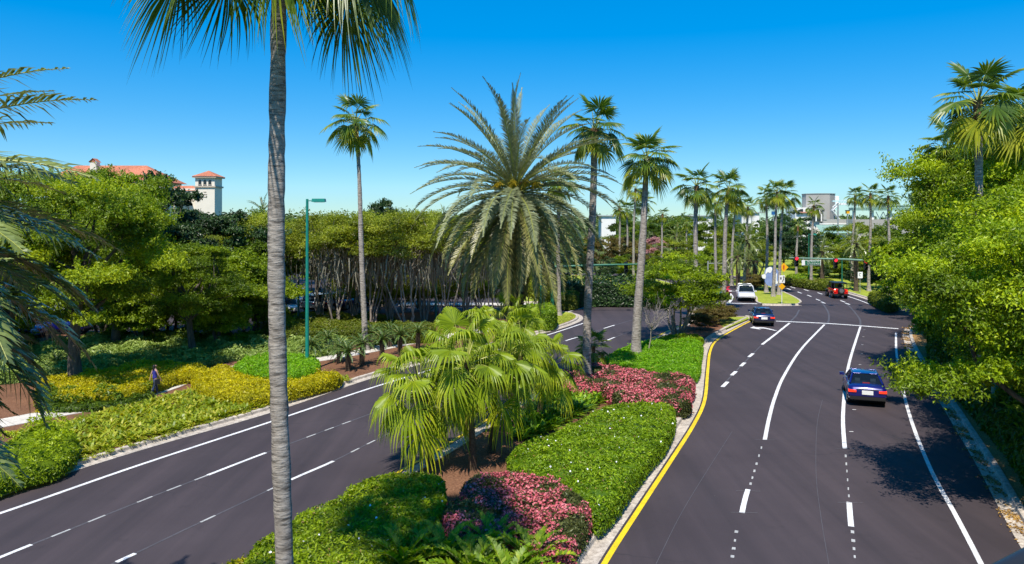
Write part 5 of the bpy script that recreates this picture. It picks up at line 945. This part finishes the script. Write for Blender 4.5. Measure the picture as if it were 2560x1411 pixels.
def jeep():
    p = G(2103, 748); a = math.radians(-8); f = np.array([-math.sin(a), math.cos(a)]); c = p[:2]+f*2.1; root = thing('red_jeep', 'red open-topped off-roader with black roll cage and spare wheel', 'car', (c[0], c[1], 0), a)
    sp = dict(L=4.0, W=1.75, wb=2.4, st=[(-2.0, .5, 1.12, .80), (-1.97, .5, 1.16, .82), (0.5, .5, 1.16, .82), (.6, .5, 1.15, .8), (1.7, .5, 1.05, .62), (2.0, .55, .98, .6)]); link('body', loft_body(sp, cred), root)
    g = Geo()
    for sx in (-.74, .74): g.tube([(sx, -1.9, 1.1), (sx*.95, -1.8, 1.85), (sx*.95, .4, 1.88), (sx, .75, 1.15)], .045, 6)
    for yy in (-1.8, -.6, .4): g.tube([(-.7, yy, 1.86), (.7, yy, 1.86)], .045, 6)
    g.tube([(-.72, -.6, 1.1), (-.7, -.6, 1.86)], .045, 6); g.tube([(.72, -.6, 1.1), (.7, -.6, 1.86)], .045, 6); link('roll_cage', g.mesh('roll_cage', black), root)
    g = Geo(); g.box((0, -.7, 1.92), (1.45, 2.3, .04)); link('soft_top', g.mesh('soft_top', black), root)
    g = Geo(); g.poly([(-.68, .7, 1.15), (.68, .7, 1.15), (.66, .42, 1.8), (-.66, .42, 1.8)]); link('windscreen', g.mesh('windscreen', cglass), root)
    for sx in (-.4, .4): g = Geo(); g.box((sx, -.1, 1.3), (.45, .15, .6)); g.box((sx, -.12, 1.66), (.25, .1, .16)); link('seat', g.mesh('seat', interior), root)
    g = Geo(); g.tube([(0, -2.02, 1.0), (0, -2.28, 1.0)], .38, 18); sw = link('spare_wheel', g.mesh('spare_wheel', tyre_m), root); g = Geo(); g.tube([(0, -2.27, 1.0), (0, -2.30, 1.0)], [.26, .24], 14); link('wheel_cover', g.mesh('wheel_cover', rim_m), sw)
    g = Geo(); g.box((0, -2.08, .52), (1.7, .2, .2)); link('rear_bumper', g.mesh('rear_bumper', black), root)
    for sx in (-1, 1):
        g = Geo(); g.box((sx*.68, -2.03, .95), (.14, .08, .2)); link('tail_light', g.mesh('tail_light', redl), root); g = Geo(); g.box((sx*.86, .5, 1.35), (.18, .1, .2)); link('door_mirror', g.mesh('door_mirror', black), root)
        for ay in (-1.2, 1.2):
            g = Geo(); g.tube([(sx*.62, ay, .4), (sx*.9, ay, .4)], .40, 18); w = link('wheel', g.mesh('wheel', tyre_m), root); g = Geo(); g.tube([(sx*.9, ay, .4), (sx*.91, ay, .4)], .22, 12); link('rim', g.mesh('rim', rim_m), w)
            g = Geo(); g.box((sx*.84, ay, .86), (.22, .9, .06)); link('fender', g.mesh('fender', black), root)
jeep()

# ------------------------------------------------------------------ people
skin = flat_mat('skin', (.42, .24, .16), .55); hair = flat_mat('black_hair', (.012, .009, .008), .5); jeans = flat_mat('blue_jeans', (.03, .05, .12), .8, var=.3, nscale=15); top_m = flat_mat('blue_top', (.02, .02, .22), .8, var=.15, nscale=8); shoe = flat_mat('shoe_leather', (.2, .2, .2), .5)
def skinned(name, V, E, Rr, mat, parent, sub=1):
    me = bpy.data.meshes.new(name); me.from_pydata(V, E, []); o = link(name, me, parent); me.materials.append(mat); m = o.modifiers.new('skin', 'SKIN'); m.use_smooth_shade = True
    for i, r_ in enumerate(Rr): me.skin_vertices[0].data[i].radius = (r_, r_) if np.isscalar(r_) else r_
    me.skin_vertices[0].data[0].use_root = True; s = o.modifiers.new('sub', 'SUBSURF'); s.levels = sub; s.render_levels = sub; return o
def person(label, x, y, rz, topm, legm, hairlen=.25, h=1.62, z=VZ+.03, group=None):
    root = thing('person', label, 'person', (x, y, z), rz, group); s = h/1.7; root.scale = (s, s, s)
    V = [(0, 0, .95), (0, 0, 1.12), (0, 0, 1.32), (0, 0, 1.43), (0, .01, 1.50), (0, .02, 1.58), (0, .02, 1.66)]; Rr = [(.15, .11), (.125, .09), (.15, .095), (.07, .06), (.048, .048), (.075, .085), (.065, .075)]; E = [(i, i+1) for i in range(6)]
    def chain(base, pts, rs):
        k = base
        for p, r_ in zip(pts, rs): V.append(p); Rr.append(r_); E.append((k, len(V)-1)); k = len(V)-1
        return k
    for sx, st in ((-1, .22), (1, -.20)):
        chain(0, [(sx*.09, .02, .86), (sx*.10, st*.55, .50), (sx*.10, st-.03, .10), (sx*.10, st, .04), (sx*.105, st+.14, .025)], [.095, .06, .042, .04, .03])
        k = chain(2, [(sx*.17, 0, 1.37), (sx*.23, -st*.4, 1.10), (sx*.25, -st*.8+.04, .87), (sx*.255, -st*.9+.05, .80)], [.052, .038, .028, .026])
        for j in range(4): chain(k, [(sx*(.245+.0), -st*.9+.085-.02*j, .755), (sx*.24, -st*.9+.09-.022*j, .71-.005*(j % 2))], [.010, .008])
        chain(k, [(sx*.235, -st*.9+.10, .77), (sx*.225, -st*.9+.11, .74)], [.010, .008])
    skinned('body', V, E, Rr, skin, root, 2)
    skinned('top', [(0, 0, .86), (0, 0, 1.0), (0, 0, 1.15), (0, 0, 1.32), (0, 0, 1.41), (-.17, 0, 1.375), (.17, 0, 1.375)], [(0, 1), (1, 2), (2, 3), (3, 4), (3, 5), (3, 6)], [(.19, .14), (.165, .125), (.14, .105), (.165, .11), (.08, .07), (.06, .06), (.06, .06)], topm, root, 2)
    for sx, st in ((-1, .22), (1, -.20)): skinned('trouser_leg', [(sx*.085, .01, .90), (sx*.10, st*.55, .50), (sx*.10, st-.03, .11)], [(0, 1), (1, 2)], [.115, .078, .07], legm, root, 2); g = Geo(); g.box((sx*.10, st+.05, .035), (.09, .25, .07), taper=.8); link('shoe', g.mesh('shoe', shoe), root)
    skinned('hair', [(0, -.015, 1.67), (0, -.05, 1.58), (0, -.085, 1.58-hairlen)], [(0, 1), (1, 2)], [(.088, .092), (.085, .075), (.075, .04)], hair, root, 2)
    g = Geo()
    for sx in (-.03, .03): g.box((sx, .098, 1.62), (.02, .01, .012), 0)
    g.box((0, .1, 1.56), (.04, .008, .008)); link('eyes_and_mouth', g.mesh('eyes_and_mouth', hair), root); g = Geo(); g.box((0, .108, 1.595), (.022, .03, .035), taper=.5); link('nose', g.mesh('nose', skin), root); return root
c = G(387, 988, VZ); wm = person('woman in a blue sleeveless top and jeans walking away along the footpath', c[0], c[1], math.radians(-35), top_m, jeans)
g = Geo(); g.box((.32, -.05, .72), (.08, .3, .26), taper=.85); g.tube([(.32, -.15, .84), (.29, -.06, 1.0), (.3, .05, .84)], .01, 5); b = tag(link('handbag', g.mesh('handbag', flat_mat('dark_leather', (.02, .02, .03), .5)), None, (c[0], c[1], VZ+.03), math.radians(-35)), 'dark handbag held by the walking woman', 'bag')
c = G(1491, 737, VZ); person('pedestrian in a white top and purple trousers on the lawn path', c[0], c[1], 2.6, flat_mat('pale_top', (.5, .5, .55), .8), flat_mat('purple_trousers', (.12, .08, .3), .8), .1, 1.7)
c = G(1478, 738, VZ); person('pedestrian in dark clothes on the lawn path', c[0]-.3, c[1]+.5, 2.9, flat_mat('dark_top', (.05, .03, .03), .8), flat_mat('dark_trousers', (.03, .03, .03), .8), .05, 1.72)

# ------------------------------------------------------------------ buildings
stucco = flat_mat('cream_stucco', (.72, .66, .56), .8, var=.06, nscale=.5); stucco2 = flat_mat('tan_trim', (.45, .38, .30), .8); tile = ground_mat('clay_roof_tiles', (.30, .11, .065), (.42, .16, .10), (.50, .23, .15), s1=.3, s2=2.5, s3=6, bd=.05); dwin = flat_mat('dark_window', (.02, .025, .03), .15); grey = flat_mat('grey_panel', (.36, .34, .31), .7, var=.06, nscale=.3); tealroof = flat_mat('teal_metal_roof', (.20, .33, .28), .5, var=.1, nscale=.3); cwhitew = flat_mat('white_render', (.76, .75, .72), .7, var=.05, nscale=.5)  # stucco2: darker tan for cornice, eaves, sills and ornaments
def hotel():
    d = 170; k = d/F; x0 = X(522, d); root = thing('hotel_building', 'cream hotel with red tiled roofs and a square belvedere tower behind the oaks', 'building', (x0, d, 0))
    def part(nm, mat, f, parent=root): g = Geo(); f(g); return link(nm, g.mesh(nm, mat), parent)
    ze = Z(445, d); w = 4.3
    part('tower_wall', stucco, lambda g: g.box((0, 0, ze/2), (w, w, ze)))
    part('cornice', stucco2, lambda g: g.box((0, 0, Z(468, d)), (w+.5, w+.5, .35)))
    part('eaves', stucco2, lambda g: g.box((0, 0, ze+.05), (w+1.0, w+1.0, .3)))
    def pyr(g):
        a = w/2+.6; z0 = ze+.2; z1 = Z(427, d); B = [(-a, -a, z0), (a, -a, z0), (a, a, z0), (-a, a, z0)]
        for i in range(4): g.poly([B[i], B[(i+1) % 4], (0, 0, z1)])
    part('tower_roof', tile, pyr)
    for i in (-1, 0, 1):
        def win(g, i=i):
            a = np.linspace(0, math.pi, 7); zc = Z(455, d); P = [(i*1.1-.33, -w/2-.04, zc-.9), (i*1.1+.33, -w/2-.04, zc-.9)]+[(i*1.1+.33*math.cos(q), -w/2-.04, zc+.33*math.sin(q)) for q in a]; g.poly(P)
        part('window', dwin, win); part('window_sill', stucco2, lambda g, i=i: g.box((i*1.1, -w/2-.08, Z(466, d)+.25), (.8, .15, .1)))
    for zz in (481, 487, 493): part('wall_ornament', stucco2, lambda g, zz=zz: g.box((0, -w/2-.04, Z(zz, d)), (.9 if zz == 487 else .6, .1, .18)))
    zw = Z(472, d)
    part('wing_wall', stucco, lambda g: g.box((-4.9, 1.2, zw/2), (5.0, 4.6, zw)))
    part('wing_roof', tile, lambda g: (g.poly([(-8, -1.3, zw-.5), (-2.4, -1.3, zw-.5), (-2.4, 1.2, zw+.7), (-8, 1.2, zw+.7)]), g.poly([(-8, 1.2, zw+.7), (-2.4, 1.2, zw+.7), (-2.4, 3.6, zw-.5), (-8, 3.6, zw-.5)])))
    part('lower_roof', tile, lambda g: g.poly([(-7.5, -4.5, Z(500, d)), (-2.6, -4.5, Z(500, d)), (-3.6, -2.0, Z(488, d)), (-7.5, -2.0, Z(488, d))]))
    q = lambda px: X(px, d)-x0
    zm = Z(455, d); zr_ = Z(414, d+6)
    part('main_wall', stucco, lambda g: g.box((q(250), 6.6, zm/2), (q(395)-q(100), 10, zm)))
    part('main_roof', tile, lambda g: (g.poly([(q(85), 1, zm), (q(412), 1, zm), (q(332), 6.5, zr_), (q(150), 6.5, zr_)]), g.poly([(q(412), 1, zm), (q(412), 12, zm), (q(332), 6.5, zr_)]), g.poly([(q(412), 12, zm), (q(85), 12, zm), (q(150), 6.5, zr_), (q(332), 6.5, zr_)]), g.poly([(q(85), 12, zm), (q(85), 1, zm), (q(150), 6.5, zr_)])))
    xc = X(219, d)-x0; zc = Z(404, d)
    part('bell_turret', stucco, lambda g: g.box((xc, 3, zc/2), (1.5, 1.5, zc)))
    part('turret_roof', tile, lambda g: (g.poly([(xc-1, 2, zc), (xc, 2, zc+.9), (xc, 4, zc+.9), (xc-1, 4, zc)]), g.poly([(xc, 2, zc+.9), (xc+1, 2, zc), (xc+1, 4, zc), (xc, 4, zc+.9)]), g.poly([(xc-.75, 2.2, zc), (xc+.75, 2.2, zc), (xc, 2.2, zc+.7)])))
hotel()
def arena():
    d = 230; k = d/F; x0 = X(2046, d); root = thing('arena_building', 'grey octagonal stage building with white outside stairs and teal roof', 'building', (x0, d, 0))
    def part(nm, mat, f, parent=root): g = Geo(); f(g); return link(nm, g.mesh(nm, mat), parent)
    r_ = 39*k; zt = Z(487, d); z0 = Z(525, d)
    def octo(z0, z1, r0, r1): return lambda g: (g.grid(np.stack([[(r0*math.cos(a), r0*math.sin(a)*.9, z0) for a in np.linspace(.39, 6.67, 9)[:-1]], [(r1*math.cos(a), r1*math.sin(a)*.9, z1) for a in np.linspace(.39, 6.67, 9)[:-1]]]), close=True), g.poly([(r1*math.cos(a), r1*math.sin(a)*.9, z1) for a in np.linspace(.39, 6.67, 9)[:-1]]))
    part('drum', grey, octo(0, zt, r_, r_)); part('parapet', flat_mat('dark_coping', (.2, .2, .19), .7), octo(zt, zt+.25, r_+.12, r_+.12))
    part('upper_wall', cwhitew, lambda g: g.box((X(2000, d)-x0, -2, Z(520, d)-6), (60*k, 8, 12)))
    for j in range(5): part('upper_window', dwin, lambda g, j=j: g.box((X(1985+j*13, d)-x0, -6.05, Z(528, d)), (7*k, .15, 1.0)))
    part('balcony', flat_mat('rust_rail', (.5, .22, .16), .7), lambda g: g.box((X(1998, d)-x0, -6.4, Z(532, d)), (54*k, .5, .35)))
    part('glazed_front', dwin, lambda g: g.box((X(2018, d)-x0, -6.5, Z(545, d)), (22*k, .8, 16*k)))
    for px in (2004, 2017, 2030): part('mullion', cwhitew, lambda g, px=px: g.box((X(px, d)-x0, -7.0, Z(545, d)), (.35, .2, 18*k)))
    part('parapet_wall', grey, lambda g: g.box((X(2068, d)-x0, -7, Z(553, d)-.2), (74*k, 2, 12*k)))
    part('coping', cwhitew, lambda g: g.box((X(2064, d)-x0, -8, Z(560, d)), (84*k, .5, .3)))
    part('lower_roof', tealroof, lambda g: g.poly([(X(2000, d)-x0, -16, Z(581, d)), (X(2130, d)-x0, -16, Z(581, d)), (X(2118, d)-x0, -8, Z(562, d)), (X(2012, d)-x0, -8, Z(562, d))]))
    part('lower_wall', cwhitew, lambda g: g.box((X(2060, d)-x0, -14, Z(583, d)/2), (130*k, 2, Z(583, d))))
    part('stair_door', cwhitew, lambda g: g.box((X(2076, d)-x0, -r_*.95, Z(500, d)), (9*k, .6, 17*k)))
    part('landing', cwhitew, lambda g: g.box((X(2081, d)-x0, -6.5, Z(512, d)), (16*k, 3, .5)))
    def flight(g, x1, z1, x2, z2):
        n = 12
        for i in range(n):
            t = (i+.5)/n; g.box((X(x1+(x2-x1)*t, d)-x0, -7.2, Z(z1+(z2-z1)*t, d)), (abs(x2-x1)/n*k+.1, 1.2, .35))
        for o in (0, 8): g.tube([(X(x1, d)-x0, -7.8, Z(z1-o, d)), (X(x2, d)-x0, -7.8, Z(z2-o, d))], .12, 5)
    part('upper_stair', cwhitew, lambda g: flight(g, 2072, 511, 2054, 528)); part('lower_stair', cwhitew, lambda g: flight(g, 2056, 529, 2072, 549))
    for px in (2074, 2080, 2088): part('railing_post', cwhitew, lambda g, px=px: g.box((X(px, d)-x0, -8.0, Z(507, d)), (.12, .12, 8*k)))
    part('railing', cwhitew, lambda g: g.box((X(2081, d)-x0, -8.0, Z(503, d)), (16*k, .12, .15)))
    part('stair_pier', grey, lambda g: g.box((X(2035, d)-x0, -7.4, Z(540, d)), (8*k, 1.5, 20*k)))
arena()
def frame():
    d = 215; k = d/F; x0 = X(2215, d); root = thing('steel_frame', 'white steel frame canopy with teal fascia behind the far palms', 'building', (x0, d, 0))
    def part(nm, mat, f): g = Geo(); f(g); return link(nm, g.mesh(nm, mat), root)
    for px in (2135, 2180, 2225, 2270, 2310): part('column', cwhitew, lambda g, px=px: g.box((X(px, d)-x0, 0, Z(524, d)/2), (.7, .7, Z(524, d))))
    part('fascia', tealroof, lambda g: g.box((0, 0, Z(523, d)), (175*k, 3, 7*k))); part('upper_beam', flat_mat('dark_teal_beam', (.08, .16, .14), .5), lambda g: g.box((8, 0, Z(516, d)), (120*k, 3.2, .4)))
    for i in range(12): part('truss_bar', cwhitew, lambda g, i=i: g.tube([(X(2190+i*9, d)-x0, 0, Z(548 if i % 2 else 530, d)), (X(2199+i*9, d)-x0, 0, Z(530 if i % 2 else 548, d))], .12, 5))
    part('base_wall', grey, lambda g: g.box((0, 1, Z(549, d)-3), (175*k, 4, 6)))
frame()
def canopy():
    d = 240; k = d/F
    for lab, a, b, y0, y1 in (('white wedge-shaped building behind the orange-necked palm', 1845, 1888, 533, 556), ('small white flat-roofed building far behind the median palms', 1725, 1775, 541, 552), ('white gabled shed far behind the palm pair', 1500, 1535, 541, 546)):
        x0 = X((a+b)/2, d); root = thing('white_building', lab, 'building', (x0, d, 0)); g = Geo(); g.box((0, 0, Z(y0, d)/2), ((b-a)*k, 8, Z(y0, d))); link('wall', g.mesh('wall', cwhitew), root); g = Geo(); g.box((0, 0, Z(y0, d)+.15), ((b-a)*k+4, 9, .3)); link('roof', g.mesh('roof', flat_mat('pale_roof', (.4, .45, .44), .6)), root)
    for px, lab in ((1879, 'dark blue park lamp left of the twin palms'), (1933, 'blue park lamp right of the twin palms'), (2095, 'pale blue park lamp right of the octagonal building')):
        d = 200; root = thing('park_lamp', lab, 'lamp', (X(px, d), d, 0), group='park lamps beyond the trees'); zt = Z(537 if px < 2000 else 508, d); g = Geo(); g.tube([(0, 0, 0), (0, 0, zt)], .12 if px < 2000 else .2, 6); link('pole', g.mesh('pole', steel), root); g = Geo(); g.box((0, 0, zt+.4), (.7, .7, .9)) if px < 2000 else g.box((0, 0, zt+.5), (3.0, .5, .35)); link('lamp_head', g.mesh('lamp_head', flat_mat('blue_lamp', (.02, .12, .35) if px < 2000 else (.5, .7, .75), .4)), root)
    d = 200; root = thing('park_lantern', 'orange yellow lantern post beside the white steel frame', 'lamp', (X(2119, d), d, 0)); g = Geo(); g.tube([(0, 0, 0), (0, 0, Z(535, d))], .1, 6); link('pole', g.mesh('pole', steel), root); g = Geo(); g.box((0, 0, Z(531, d)), (.8, .8, .8)); link('lantern', g.mesh('lantern', yelsign), root); g = Geo(); g.box((0, 0, Z(526.5, d)), (1, 1, .15)); link('cap', g.mesh('cap', black), root)
    d = 60; root = thing('grey_roof_building', 'grey sloping roof glimpsed behind the right-hand palms', 'building', (X(2520, d), d, 0)); g = Geo(); z = Z(372, d); x = 0; g.poly([(-2.2, 0, Z(385, d)), (3, 0, z-.3), (3, 5, Z(330, d)), (0, 5, Z(345, d))]); link('roof', g.mesh('roof', flat_mat('grey_roof', (.16, .16, .18), .7)), root); g = Geo(); g.box((1.2, 3, Z(392, d)/2), (3.6, 4.5, Z(392, d))); link('wall', g.mesh('wall', grey), root)
canopy()
# bridge rail corner
root = thing('bridge_rail', 'dark bridge handrail cutting the bottom right corner', 'railing', (0, 0, 0)); g = Geo(); a = GD(2470, 1452, 1.5); b = GD(2640, 1362, 1.62); g.tube([a-(b-a)*3, a, b, b+(b-a)*8], .022, 12); link('handrail', g.mesh('handrail', black, True), root)
g = Geo(); c = b+(b-a)*4; g.tube([c, c-[0, 0, 1.2]], .02, 8); link('baluster', g.mesh('baluster', black, True), root)
print('objects', len(bpy.data.objects))
